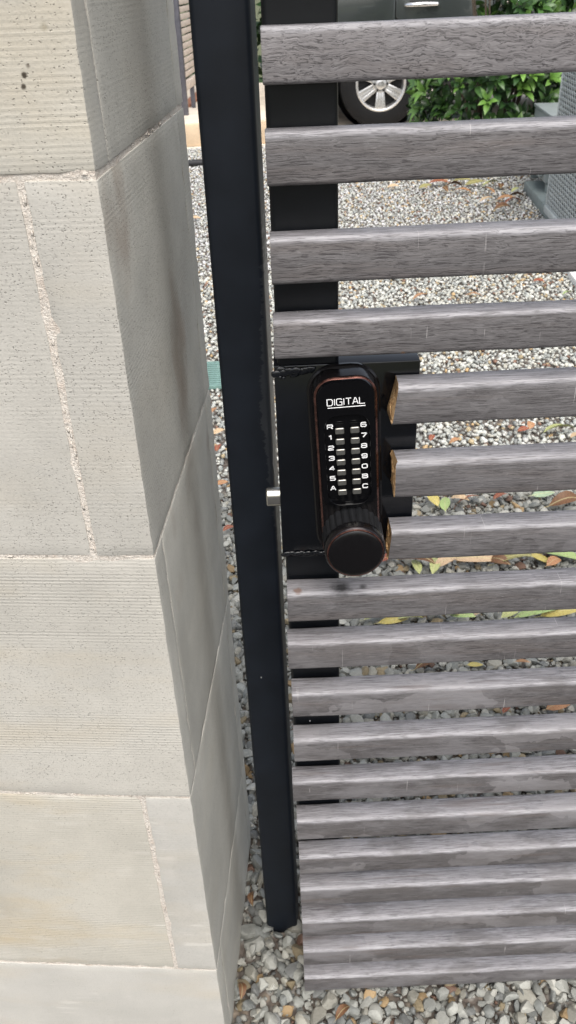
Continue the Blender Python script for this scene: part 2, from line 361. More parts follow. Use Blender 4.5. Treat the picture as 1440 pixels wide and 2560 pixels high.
CHROME = simple('nickel_plated_steel', (.72, .69, .62), .20, 1, 60, .08)
DKBRONZE = simple('dark_bronze', (.0050, .0042, .0045), .20, .0, 400, .2, .02, .42)
COPPER = simple('rubbed_copper_edge', (.16, .074, .060), .27, .9, 160, .45)
KEYBLACK = simple('black_keypad_enamel', (.0022, .0022, .0027), .12, 0, None, spec=.28)
KNOBBLK = simple('knob_dark_bronze', (.0042, .0038, .0042), .20, 0, 300, .2, .02, .40)
KNURL = simple('knob_knurl_black', (.013, .0135, .015), .40, .1, 300, .2, spec=.4)
DKRIM = simple('polished_knob_rim', (.030, .026, .027), .16, .8, 200, .2)
PEWTER = simple('brushed_pewter', (.30, .295, .27), .34, .9, 500, .12)
WHITE = simple('white_print', (.86, .86, .86), .5)
WIREM = simple('bare_steel_wire', (.30, .30, .30), .35, .8)
ACM = simple('grey_enamelled_sheet', (.46, .50, .50), .45, 0, 12, .12)
ACD = simple('dark_condenser_fins', (.006, .007, .008), .6, 0, 90, .4)
UBOX = simple('grey_plastic_case', (.25, .28, .28), .5, 0, 15, .12)
PADM = simple('grey_composite_pad', (.20, .235, .23), .65, 0, 20, .2)
GREENP = simple('green_plastic', (.17, .28, .25), .45, 0, 60, .15)
PIPEM = simple('black_drain_plastic', (.018, .018, .02), .5, 0, 40, .3)
CARP = NT('dark_grey_green_car_paint'); CARP.P(Base_Color=(.046, .054, .053, 1), Roughness=.28, Metallic=.35, Coat_Weight=1., Coat_Roughness=.04); CARP = CARP.m
CARDK = simple('black_car_trim', (.012, .012, .013), .55)
GLASS = simple('tinted_car_glass', (.010, .012, .013), .06, 0)
RUBBER = simple('tyre_rubber', (.0075, .0078, .0085), .8, 0, 90, .3, .2, .25)
ALLOY = simple('silver_alloy', (.62, .62, .61), .30, .75, 80, .08)
CHROMET = simple('bright_chrome', (.75, .76, .78), .10, 1)
FENCEW = simple('pale_fence_wood', (.56, .48, .41), .8, 0, 30, .2)
FENCEF = simple('grey_fence_frame', (.075, .075, .09), .5, 0, 30, .2)
BARK = simple('shrub_bark', (.06, .045, .03), .9, 0, 60, .4, .5)
def leaf_m(name, col, rough=.32, tr=.12, var=.35):
    t = NT(name); r = t.rnd(); co = t.coord()
    n = t.noise(co, 60, 3)
    c = t.mix(r, tuple(x*(1-var) for x in col), tuple(x*(1+var) for x in col))
    c = t.mix(t.ramp(n, [(.4, 0.), (.75, .5)]), c, tuple(x*.6 for x in col))
    t.P(Base_Color=c, Roughness=rough, Specular_IOR_Level=.5)
    t.P(Transmission_Weight=0.); t.P(Subsurface_Weight=0.)
    return t.m
LF_D = leaf_m('shrub_leaf_deep_green', (.030, .072, .022), .30); LF_M = leaf_m('shrub_leaf_green', (.058, .135, .030), .34); LF_B = leaf_m('shrub_leaf_young', (.135, .27, .050), .40)
def dryleaf(name, a, b):
    t = NT(name); co = t.coord(); n = t.noise(co, 55, 4, .65); v = t.noise(t.mapping(co, (20, 260, 20)), 1., 2)
    c = t.mix(t.ramp(n, [(.38, 0.), (.62, 1.)]), a, b)
    c = t.mix(t.ramp(v, [(.35, .25), (.5, 0.)]), c, tuple(x*.5 for x in a))
    sp = t.noise(co, 16, 3, .7); c = t.mix(t.ramp(sp, [(.58, 0.), (.66, .75)]), c, (.13, .075, .035))
    mid = t('MapRange', {0: t.math('ABSOLUTE', t('SeparateXYZ', {0: co}).outputs[1]), 1: .008, 2: .02, 3: .5, 4: 0.}).outputs[0]; c = t.mix(mid, c, (.5, .46, .25))
    t.P(Base_Color=c, Roughness=.5, Specular_IOR_Level=.4, Normal=t.bump(v, .4, .001)); return t.m
DL = {'green': dryleaf('fallen_leaf_green', (.30, .42, .16), (.40, .50, .20)), 'yellow': dryleaf('fallen_leaf_yellow', (.46, .34, .09), (.52, .48, .17)), 'lime': dryleaf('fallen_leaf_lime', (.36, .40, .15), (.46, .47, .22)),
      'olive': dryleaf('fallen_leaf_olive', (.22, .19, .075), (.34, .33, .13)), 'brown': dryleaf('fallen_leaf_brown', (.085, .042, .022), (.20, .095, .04)), 'orange': dryleaf('fallen_leaf_orange', (.33, .14, .06), (.45, .26, .14)),
      'tan': dryleaf('fallen_leaf_tan', (.48, .33, .20), (.56, .42, .27)), 'sage': dryleaf('fallen_leaf_sage', (.26, .36, .24), (.33, .42, .28)), 'rust': dryleaf('fallen_leaf_rust', (.22, .055, .035), (.33, .11, .06))}

# ------------------------------------------------------------------ ground
def gz(y): return .03*max(min(y, 6.8), -3)
ys = [.30, 1, 1.5, 2, 4, 6, 6.8, 8.30]
V = []; F = []
for y in ys:
    for x in (-6, -3, -1, 0, 1, 3, 6): V.append((x, y, gz(y)-.016))
for i in range(len(ys)-1):
    for k in range(6): F.append((i*7+k, i*7+k+1, (i+1)*7+k+1, (i+1)*7+k))
tag(put('gravel_bed', mesh_from(V, F, 'gravel_bed', False, [SOIL])), kind='structure')
tag(box('unseen_dark_ground', -8, 8, -9, .33, -.3, .004, ADDED_DARK, bev=.01), kind='structure')  # unseen surface behind the camera, added to darken reflections and bounce light
tag(put('distant_ground', mesh_from([(-150, -150, -.25), (150, -150, -.25), (150, 250, -.25), (-150, 250, -.25)], [(0, 1, 2, 3)], 'distant_ground', False, [GRASSY])), kind='structure')
tag(box('driveway', -6, 9, 8.304, 13.5, -.2, .205, CONC, bev=.01), kind='structure')

# ------------------------------------------------------------------ stone pillar
A = R_(4.8)
PC = (-.1346, .6884)
pil = tag(empty('stone_pillar', (PC[0], PC[1], 0), -A), 'square sandstone pillar of large sawn blocks beside the black post', 'pillar')
def block(x0, x1, y0, y1, z0, z1, mat, chip=.0015):
    bm = bmesh.new(); cx, cy, cz = (x0+x1)/2, (y0+y1)/2, (z0+z1)/2
    box_bm(bm, x0-cx, x1-cx, y0-cy, y1-cy, z0-cz, z1-cz)
    for ax, L in ((0, x1-x0), (1, y1-y0), (2, z1-z0)):
        cuts = max(1, min(26, int(L/.013)))
        es = [e for e in bm.edges if abs((e.verts[0].co-e.verts[1].co).normalized()[ax]) > .99]
        if cuts: bmesh.ops.subdivide_edges(bm, edges=es, cuts=cuts, use_grid_fill=True)
    hx, hy, hz = (x1-x0)/2, (y1-y0)/2, (z1-z0)/2
    sharp = [e for e in bm.edges if len(e.link_faces) == 2 and e.link_faces[0].normal.dot(e.link_faces[1].normal) < .5]
    bmesh.ops.bevel(bm, geom=sharp, offset=.0013, segments=2, profile=.6, affect='EDGES')
    from mathutils import noise
    sd_ = random.random()*50
    for v in bm.verts:
        dx, dy, dz = hx-abs(v.co.x), hy-abs(v.co.y), hz-abs(v.co.z)
        near = sorted((dx, dy, dz))
        if near[1] < .0016:     # close to an arris: chip it
            n = max(0, noise.noise(Vector((v.co.x+sd_, v.co.y, v.co.z))*85))*1.3+max(0, noise.noise(Vector((v.co.x+sd_, v.co.y, v.co.z))*23)-.25)*2.2
            k = chip*min(n, 1.6)
            if dx < .0016: v.co.x -= math.copysign(k, v.co.x)
            if dy < .0016: v.co.y -= math.copysign(k, v.co.y)
            if dz < .0016: v.co.z -= math.copysign(k*.6, v.co.z)
    return put('stone_block', bm_mesh(bm, 'stone_block', mat, True, 30), pil, (cx, cy, cz))
W_ = .41; zj = [1.77, 1.4055, 1.4000, 1.0393, 1.0350, .6662, .6620, .2660, .2620, -.06]
courses = [(zj[0], zj[1], 1, ST_LINED, ST_SIDE2), (zj[2], zj[3], 0, ST_PIT, ST_SIDE), (zj[4], zj[5], 1, ST_MIX, ST_SIDE), (zj[6], zj[7], 0, ST_FINE, ST_SIDE2), (zj[8], zj[9], 1, ST_SMOOTH, ST_SIDE2)]
for z1, z0, odd, mf, ms in courses:
    if odd:      # front slab laps the corner
        T = .0405; o = block(-W_, 0, 0, T, z0, z1, mf); o.data.materials.append(ST_SIDE2)
        for p in o.data.polygons:
            if p.normal.x > .6: p.material_index = 1
        block(-W_, 0, W_-T, W_, z0, z1, ms)
        block(-.06, 0, T+.002, W_-T-.002, z0, z1, ms, .0012); block(-W_, -W_+.06, T+.002, W_-T-.002, z0, z1, ms)
    else:        # side slab runs through to the front, its end shows as a narrow upright strip
        T = .0590; block(-T, 0, 0, W_-.044, z0, z1, ST_SIDE if ms is ST_SIDE else ST_SIDE2).data.materials.clear()
        o = pil.children[-1]; o.data.materials.append(ms); o.data.materials.append(ST_PIT if mf is ST_PIT else ST_SMOOTH)
        for p in o.data.polygons:
            if p.normal.y < -.5: p.material_index = 1
        block(-W_+.0655, -T-.0062, .0006, T, z0, z1, mf); block(-W_, -W_+T, 0, W_-.044, z0, z1, ms)
        block(-W_, 0, W_-.0425, W_, z0, z1, ms, .0012)
bm = bmesh.new(); box_bm(bm, -W_+.0017, -.0017, .0017, W_-.0017, -.05, 1.768)
put('mortar', bm_mesh(bm, 'mortar', MORTAR), pil)
# lumps of mortar squeezed out of the wide joints
bm = bmesh.new()
def crumb(p, s):
    g = bmesh.ops.create_icosphere(bm, subdivisions=1, radius=1)
    for v in g['verts']:
        q = v.co*(1+random.uniform(-.35, .35)); v.co = Vector((p[0]+q.x*s[0], p[1]+q.y*s[1], p[2]+q.z*s[2]))
for k in range(14):
    crumb((random.uniform(-W_, 0), random.uniform(.0005, .003), 1.4027+random.uniform(-.0018, .0018)), (random.uniform(.002, .005), .0010, .0012))
    crumb((random.uniform(-.003, -.0005), random.uniform(0, W_), 1.4027+random.uniform(-.002, .002)), (.0008, random.uniform(.002, .006), .0013))
for k in range(40):
    crumb((-.0621+random.uniform(-.0015, .0015), random.uniform(.0008, .003), random.uniform(1.04, 1.40)), (.0014, .0008, random.uniform(.002, .005)))
    crumb((-.0621+random.uniform(-.0012, .0012), random.uniform(.0008, .003), random.uniform(.266, .662)), (.0012, .0008, random.uniform(.002, .005)))
    for zz in (1.0372, .6641, .2640): crumb((random.uniform(-W_, 0), random.uniform(.0008, .0028), zz+random.uniform(-.0008, .0008)), (random.uniform(.002, .006), .0007, .0010))
tag(put('mortar_crumb', bm_mesh(bm, 'mortar_crumb', MORTAR, True), pil), kind='stuff')
box('coping_stone', -W_-.02, .02, -.02, W_+.02, 1.772, 1.83, ST_SMOOTH, pil, .004)

# ------------------------------------------------------------------ black steel post
post = tag(empty('gate_post', (-.0690, .8945, 0), -A), 'black painted square steel post standing between pillar and gate', 'post')
def sq_tube(name, w_, d, z0, z1, r, mat, parent, loc=(0, 0, 0), n=6):
    L = lambda z, s=0: [(p[0], p[2], z) for p in rr_loop(w_-2*s, d-2*s, max(r-s, .0005), w_/2, d/2, 0, n)]
    o = loft(name, [L(z0), L(z0+.001), L(z1-.001), L(z1)], [mat], parent, True, True); o.location = loc; return o
sq_tube('shaft', .057, .057, -.05, 1.80, .0058, POST, post)
box('post_cap', -.003, .060, -.003, .060, 1.801, 1.812, POST, post, .003)

# ------------------------------------------------------------------ slatted gate
gate = tag(empty('slatted_gate', (0, .786, .03)), 'gate of weathered grey timber slats on a black steel frame', 'gate')
GX, GY, GZ = 0, .786, .03
def gp(o): o.parent = gate; o.location = Vector(o.location)-Vector((GX, GY, GZ)); return o
gp(sq_tube('stile', .064, .045, .045, 1.785, .0052, STILE, None, (-.0022, .8045, 0)))
gp(sq_tube('stile', .064, .045, .045, 1.785, .0052, STILE, None, (.882, .8045, 0)))
SL = [(-.0352,-.0775,0),(-.1139,-.1577,-.0003),(-.2022,-.245,-.0002),(-.2803,-.3198,-.0008),(-.353,-.3971,None),(-.441,-.4866,None),(-.5296,-.5709,None),(-.6131,-.6564,.001),(-.6901,-.7338,-.0012),(-.7757,-.8186,.0012),(-.8624,-.9052,.0008),(-.9467,-.9881,-.0035),(-1.0308,-1.0749,.0002),(-1.1159,-1.1585,.0012),(-1.1984,-1.2406,.0008),(-1.2837,-1.3283,.0012),(-1.3696,-1.4133,.0010),(-1.4544,-1.4973,.0006)]
SL = [(.2163,.1735,0.),(.1327,.0895,-.001),(.0486,.0058,.001)]+SL
CUTX = {7: .1165, 8: .1185, 9: .1165}
from mathutils import noise as mnoise
def slat(i, zt, zb, xo):
    h = zt-zb; y0, y1 = .770, .8014
    cut = i in CUTX
    x0 = CUTX[i] if cut else -.0033+(xo or 0); x1 = .9445
    cz = 1.53+(zt+zb)/2; cy = (y0+y1)/2
    n = 4; base = [(p[0], p[2]) for p in rr_loop(y1-y0, h, .0042, 0, 0, 0, n)]
    N = len(base); xs = [x0+(x1-x0)*k/44 for k in range(45)]; xs[0] = x0
    if not cut: xs.insert(1, x0+.0012)
    V = []; F = []; M = []
    sd_ = i*3.1
    for k, x in enumerate(xs):
        sh = .975 if (k == 0 and not cut) else 1
        for (py, pz) in base:
            wob = mnoise.noise(Vector((x*14, py*40+sd_, pz*40)))*.00055
            wz = mnoise.noise(Vector((x*4, sd_, 1)))*.0006
            jx = 0
            if cut and k == 0:
                # sawn roughly: slanting cut with splinters
                jx = {7: -.0035, 8: .0, 9: -.0015}[i]*(-pz/h*2) + .0016*mnoise.noise(Vector((py*150+sd_, pz*170, 3)))+(.0025*max(0, mnoise.noise(Vector((sd_, pz*420, py*60)))))
                if i == 8: jx += .0022*(abs(pz)/h*2)**2-.001
            V.append((x+jx, py*sh+wob, pz*sh+wob+wz))
    for k in range(len(xs)-1):
        for q in range(N): F.append((k*N+q, k*N+(q+1) % N, (k+1)*N+(q+1) % N, (k+1)*N+q)); M.append(0)
    last = (len(xs)-1)*N; F.append(tuple(range(last, last+N))); M.append(0)
    # near end cap: rings inward, jagged when freshly cut
    prev = list(range(N)); 
    for sc in (.86, .62, .36, .12):
        st = len(V)
        for q in range(N):
            x, y, z = V[prev[q]] if False else V[q]
            jx = random.uniform(-.0016, .0012) if cut else 0
            V.append(((x if cut else xs[0])+jx, base[q][0]*sc, base[q][1]*sc))
        cur = list(range(st, st+N))
        for q in range(N): F.append((prev[(q+1) % N], prev[q], cur[q], cur[(q+1) % N])); M.append(1 if cut else 0)
        prev = cur
    F.append(tuple(prev)[::-1]); M.append(1 if cut else 0)
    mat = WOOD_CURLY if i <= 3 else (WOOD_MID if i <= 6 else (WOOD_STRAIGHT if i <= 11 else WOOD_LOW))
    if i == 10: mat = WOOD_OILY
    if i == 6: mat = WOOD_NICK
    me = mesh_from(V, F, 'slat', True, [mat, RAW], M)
    fixn(me, 32)
    o = put('slat', me); o.location = (0, cy, cz); return gp(o)
for i, (zt, zb, xo) in enumerate(SL):
    o = slat(i, zt, zb, xo)
    if i in CUTX: o['label'] = 'short slat with a freshly sawn orange end beside the lock'
# welded lock box
zb0, zb1 = 1.53-.5800, 1.53-.3390
lb = gp(box('lock_box', -.0055, .1457, .8018, .8480, zb0, zb1, GLOSS, None, .0016, 2))
def rel(o, par):
    o.parent = par; return o
def blob_mesh(pts, mat, name):
    bm = bmesh.new()
    for (p, s) in pts:
        g = bmesh.ops.create_icosphere(bm, subdivisions=2, radius=1)
        for v in g['verts']:
            q = v.co.copy(); q *= 1+.25*mnoise.noise(q*2+Vector(p)*90); v.co = Vector((p[0]+q.x*s[0], p[1]+q.y*s[1], p[2]+q.z*s[2]))
    return bm_mesh(bm, name, mat, True)
wp = [((-.003+.004*k+random.uniform(-.001, .001), .8012+random.uniform(-.0006, .0006), zb0+.003+random.uniform(-.001, .0012)), (.0060, .0011, .0030)) for k in range(17)]
o = put('weld_bead', blob_mesh(wp, WELD, 'weld_bead'), lb); o.location = Vector((0, 0, 0))-Vector((GX, GY, GZ))-lb.location+Vector((GX, GY, GZ))-Vector((0, 0, 0)); o.location = -(Vector(lb.location)+Vector((GX, GY, GZ)))
wp = [((-.003+.0042*k+random.uniform(-.001, .001), .8012+random.uniform(-.0006, .0006), zb1-.006+random.uniform(-.003, .002)), (.0062, .0012, .0042)) for k in range(9)]
wp += [((.0005, .8005, zb1-.012), (.0022, .0016, .0022)), ((.004, .8008, zb1-.013), (.0018, .0014, .002))]
o = put('weld_bead', blob_mesh(wp, WELD, 'weld_bead'), lb); o.location = -(Vector(lb.location)+Vector((GX, GY, GZ)))
# filler strip of the frame under the box
gp(box('frame_plate', -.0005, .0620, .8030, .8042, zb0-.030, zb0-.002, STILE, None, .0004, 1))

# ------------------------------------------------------------------ keypad lock
LX, LY, LZ = .0695, .8016, 1.53-.455
lock = tag(empty('keypad_lock', (LX, LY, LZ), rot=(0, R_(-2.3), 0)), 'black and copper edged push button door lock with a ribbed round knob', 'lock')
loft('back_plate', [rr_loop(.0765, .2370, .030, 0, -.0015, 0), rr_loop(.0765, .2370, .030, 0, -.0015, -.0035), rr_loop(.0730, .2335, .0285, 0, -.0015, -.0050)], [DKBRONZE], lock)
bh, bz = .2290, -.0005
loft('housing', [rr_loop(.0665, bh, .0215, 0, bz, -.0052), rr_loop(.0655, bh-.001, .0210, 0, bz, -.0250), rr_loop(.0645, bh-.002, .0205, 0, bz, -.0268), rr_loop(.0605, bh-.006, .0185, 0, bz, -.0290)],
     [DKBRONZE, COPPER], lock, midx=[0, 0, 1, 0])
ch, cz_ = .1500, .0365
hw, hh, hz_ = .0475, .1085, .0195
fl = .0
loft('cover', [rr_loop(.0595, ch, .0175, 0, cz_, -.0291), rr_loop(.0590, ch-.0005, .0172, 0, cz_, -.0326), rr_loop(.0578, ch-.0017, .0166, 0, cz_, -.0340), rr_loop(hw, hh, .0150, 0, hz_, -.0341), rr_loop(hw-.0008, hh-.0008, .0146, 0, hz_, -.0336), rr_loop(hw-.0018, hh-.0030, .0140, 0, hz_+.0006, -.0300)],
     [KEYBLACK], lock, True, True)

GLY = {   # squared extended lettering drawn as strokes in a unit box
'D': [[(0,0),(0,1),(.78,1),(1,.8),(1,.2),(.78,0),(0,0)]], 'I': [[(.5,0),(.5,1)]], 'G': [[(1,.82),(.84,1),(.16,1),(0,.82),(0,.18),(.16,0),(1,0),(1,.48),(.58,.48)]],
'T': [[(0,1),(1,1)],[(.5,1),(.5,0)]], 'A': [[(0,0),(.42,1),(.58,1),(1,0)],[(.18,.34),(.82,.34)]], 'L': [[(0,1),(0,0),(1,0)]],
'R': [[(0,0),(0,1),(.84,1),(1,.86),(1,.6),(.84,.46),(0,.46)],[(.6,.46),(1,0)]], '1': [[(.22,.74),(.6,1),(.6,0)]], '2': [[(0,.78),(.16,1),(.84,1),(1,.84),(1,.62),(.84,.5),(.16,.4),(0,.24),(0,0),(1,0)]],
'3': [[(0,.8),(.16,1),(.84,1),(1,.86),(1,.62),(.84,.52),(.3,.52)],[(.84,.52),(1,.4),(1,.14),(.84,0),(.16,0),(0,.2)]], '4': [[(.72,0),(.72,1),(.62,1),(0,.3),(1,.3)]], '5': [[(1,1),(.06,1),(.06,.58),(.84,.58),(1,.44),(1,.14),(.84,0),(.16,0),(0,.18)]],
'6': [[(1,.84),(.84,1),(.16,1),(0,.84),(0,.16),(.16,0),(.84,0),(1,.16),(1,.42),(.84,.56),(0,.56)]], '7': [[(0,1),(1,1),(1,.86),(.34,0)]],
'8': [[(.16,1),(.84,1),(.97,.88),(.97,.64),(.84,.53),(.16,.53),(.03,.64),(.03,.88),(.16,1)],[(.16,.53),(0,.4),(0,.14),(.16,0),(.84,0),(1,.14),(1,.4),(.84,.53)]],
'9': [[(0,.16),(.16,0),(.84,0),(1,.16),(1,.84),(.84,1),(.16,1),(0,.84),(0,.58),(.16,.44),(1,.44)]], '0': [[(.2,1),(.8,1),(1,.82),(1,.18),(.8,0),(.2,0),(0,.18),(0,.82),(.2,1)]],
'B': [[(0,0),(0,1),(.82,1),(.96,.88),(.96,.64),(.82,.53),(0,.53)],[(.82,.53),(1,.4),(1,.14),(.84,0),(0,0)]], 'C': [[(1,.78),(.84,1),(.16,1),(0,.84),(0,.16),(.16,0),(.84,0),(1,.22)]]}
def text_me(txt, h, w_, st, gap, narrow=None):
    """raised flat print: each stroke a thin bar, joints rounded"""
    bm = bmesh.new(); adv = []; x = 0
    for ch in txt:
        cw = w_*(.22 if ch == 'I' else 1); adv.append((ch, x, cw)); x += cw+gap
    tot = x-gap
    for ch, x0, cw in adv:
        for path in GLY[ch]:
            P = [(x0-tot/2+a*cw, (b-.5)*(h-st)) for a, b in path]
            for (p, q) in zip(P, P[1:]):
                d = Vector((q[0]-p[0], q[1]-p[1])); L = d.length or 1e-6; n_ = Vector((-d.y, d.x))/L*st/2
                bm.faces.new([bm.verts.new((c[0], 0, c[1])) for c in ((p[0]-n_.x, p[1]-n_.y), (q[0]-n_.x, q[1]-n_.y), (q[0]+n_.x, q[1]+n_.y), (p[0]+n_.x, p[1]+n_.y))])
            for p in P[1:-1]:
                bm.faces.new([bm.verts.new((p[0]+st/2*math.cos(2*PI*k/10), -.00001, p[1]+st/2*math.sin(2*PI*k/10))) for k in range(10)])
    return bm_mesh(bm, 'lettering', WHITE)
def lettering(txt, x, y, z, *a): return put('lettering', text_me(txt, *a), lock, (x, y, z))
lettering('DIGITAL', 0, -.03425, .0893, .0078, .0055, .00085, .0014)
box('underline', -.0190, .0195, -.0345, -.0342, .0829, .0836, WHITE, lock)
rows = [.0570-.01237*k for k in range(7)]
bcache = None
for side, x, labs in ((-1, -.0078, 'R12345A'), (1, .0078, '67890BC')):
    for k, z in enumerate(rows):
        if bcache is None:
            Lp = []
            Lp += [rr_loop(.0088, .0062, .0012, 0, 0, 0, 4), rr_loop(.0088, .0062, .0012, 0, 0, -.0046, 4), rr_loop(.0093, .0068, .0013, 0, 0, -.0047, 4), rr_loop(.0092, .0067, .0012, 0, 0, -.0060, 4), rr_loop(.0080, .0055, .0010, 0, 0, -.0067, 4)]
            o = loft('button', Lp, [KEYBLACK, PEWTER], lock, midx=[0, 1, 1, 1, 1]); bcache = o.data
        else: o = put('button', bcache, lock)
        o.location = (x, -.0300, z)
        lettering(labs[k], x+side*.0096, -.0307, z+.0030, .0058, .0053, .00118, 0)
bcache2 = None
for side, x in ((-1, -.0078), (1, .0078)):      # dark sleeves behind the buttons
    box('button_track', x-.0050, x+.0050, -.0306, -.0301, rows[-1]-.0045, rows[0]+.0085, KEYBLACK, lock, .0002, 1)
# knob: fluted sleeve, smooth collar, copper ring, domed black face
kz = -.0745; kn = 96; KR = .0336
def flute_ring(y, r, depth):
    L = []
    for q in range(kn*2):
        a = 2*PI*q/(kn*2); ph = (q % 8)/8.
        g = abs(ph-.5)*2
        L.append((math.cos(a)*(r-depth*(1-g)**2*1.0), y, kz+math.sin(a)*(r-depth*(1-g)**2)))
    return L
kl = [flute_ring(-.0292, KR+.0004, .0022), flute_ring(-.0560, KR-.0003, .0024), flute_ring(-.0575, KR-.0002, .0012), flute_ring(-.0582, KR-.0002, 0), flute_ring(-.0660, KR-.0004, 0), flute_ring(-.0685, KR-.0012, 0), flute_ring(-.0697, KR-.0024, 0)]
kb = loft('knob', kl, [KNURL, KNOBBLK, DKRIM], lock, True, True, [0, 0, 1, 1, 2, 2, 2], 28)
kb.location = (0.0012, 0, 0)
Vv, Ff = lathe_y([(KR-.0026, -.0696), (KR-.0030, -.0704), (KR-.0036, -.0706), (KR-.0042, -.0704)], 96, .0012, kz)
o = put('copper_ring', fixn(mesh_from(Vv, Ff, 'copper_ring', True, [COPPER])), lock)
Vv, Ff = lathe_y([(KR-.0041, -.0700), (KR-.0043, -.0710), (KR-.0055, -.0719), (KR-.011, -.0724), (.010, -.0727), (.0004, -.0728)], 96, .0012, kz)
o = put('knob_face', fixn(mesh_from(Vv, Ff, 'knob_face', True, [KNOBBLK])), lock)
# latch bolt out of the left side of the box
bo = loft('latch_bolt', [[(-.0212, p[0], p[2]) for p in rr_loop(.0145, .0200, .0068, .8165, 1.0245, 0, 8)], [(-.0198, p[0], p[2]) for p in rr_loop(.0170, .0225, .0078, .8165, 1.0245, 0, 8)], [(-.0040, p[0], p[2]) for p in rr_loop(.0170, .0225, .0078, .8165, 1.0245, 0, 8)]], [CHROME])
bo.parent = lock; bo.matrix_parent_inverse = (Matrix.Translation((LX, LY, LZ)) @ Matrix.Rotation(R_(-2.3), 4, 'Y')).inverted()
tag(tube('steel_wire', [(-.0058, .8005, 1.117), (-.0082, .8003, 1.112), (-.0100, .8010, 1.098), (-.0112, .8015, 1.076), (-.0100, .802, 1.064), (-.0070, .8020, 1.052), (-.0052, .8018, 1.046)], .00045, WIREM, None, 6),
    'thin bent grey wire poking out beside the lock box', 'wire')

# ------------------------------------------------------------------ gravel stones
def hull_proto(npts):
    bm = bmesh.new()
    for k in range(npts):
        v = Vector(RNG.normal(size=3)).normalized(); bm.verts.new(v*float(RNG.uniform(.85, 1.05)))
    r = bmesh.ops.convex_hull(bm, input=bm.verts[:]); bmesh.ops.triangulate(bm, faces=bm.faces[:])
    loose = [v for v in bm.verts if not v.link_faces]; bmesh.ops.delete(bm, geom=loose, context='VERTS')
    bmesh.ops.recalc_face_normals(bm, faces=bm.faces[:])
    bm.verts.ensure_lookup_table(); bm.verts.index_update()
    V = np.array([v.co[:] for v in bm.verts]); F = np.array([[v.index for v in f.verts] for f in bm.faces]); bm.free(); return V, F
def pebble_proto():
    bm = bmesh.new(); bmesh.ops.create_icosphere(bm, subdivisions=2, radius=1); bm.verts.ensure_lookup_table()
    V = np.array([v.co[:] for v in bm.verts]); F = np.array([[v.index for v in f.verts] for f in bm.faces]); bm.free()
    for k in range(int(RNG.integers(7, 11))):     # flatten against random planes: worn but angular
        n = RNG.normal(size=3); n /= np.linalg.norm(n); d = RNG.uniform(.42, .78)
        s = V@n; over = np.clip(s-d, 0, None); V = V-np.outer(over*.98, n)
    return V, F
PEB = [pebble_proto() for _ in range(22)]; HUL = [hull_proto(15) for _ in range(22)]; HUS = [hull_proto(10) for _ in range(16)]
PAL = np.array([(.34, .345, .335), (.42, .42, .405), (.27, .28, .28), (.48, .47, .445), (.22, .225, .23), (.39, .375, .34), (.31, .25, .165), (.17, .10, .075), (.36, .25, .14)])
PW = np.array([.22, .2, .17, .13, .08, .10, .045, .025, .03])
def rotm(n):
    q = RNG.normal(size=(n, 4)); q /= np.linalg.norm(q, axis=1)[:, None]; a, b, c, d = q.T
    return np.stack([np.stack([1-2*(c*c+d*d), 2*(b*c-a*d), 2*(b*d+a*c)], 1), np.stack([2*(b*c+a*d), 1-2*(b*b+d*d), 2*(c*d-a*b)], 1), np.stack([2*(b*d-a*c), 2*(c*d+a*b), 1-2*(b*b+c*c)], 1)], 1)
cA, sA = math.cos(A), math.sin(A)
def keep(x, y):
    lx = (x-PC[0])*cA-(y-PC[1])*sA; ly = (x-PC[0])*sA+(y-PC[1])*cA
    inp = (lx < .002) & (lx > -.41) & (ly > -.002) & (ly < .412)
    px = (x+.0690)*cA-(y-.8945)*sA; py = (x+.0690)*sA+(y-.8945)*cA
    inq = (px > .004) & (px < .053) & (py > .004) & (py < .053)
    gr = (x > -.40) & (x < -.17) & (y > 3.18) & (y < 3.44)
    return ~(inp | inq | (gr & (RNG.random(len(x)) < .70)))
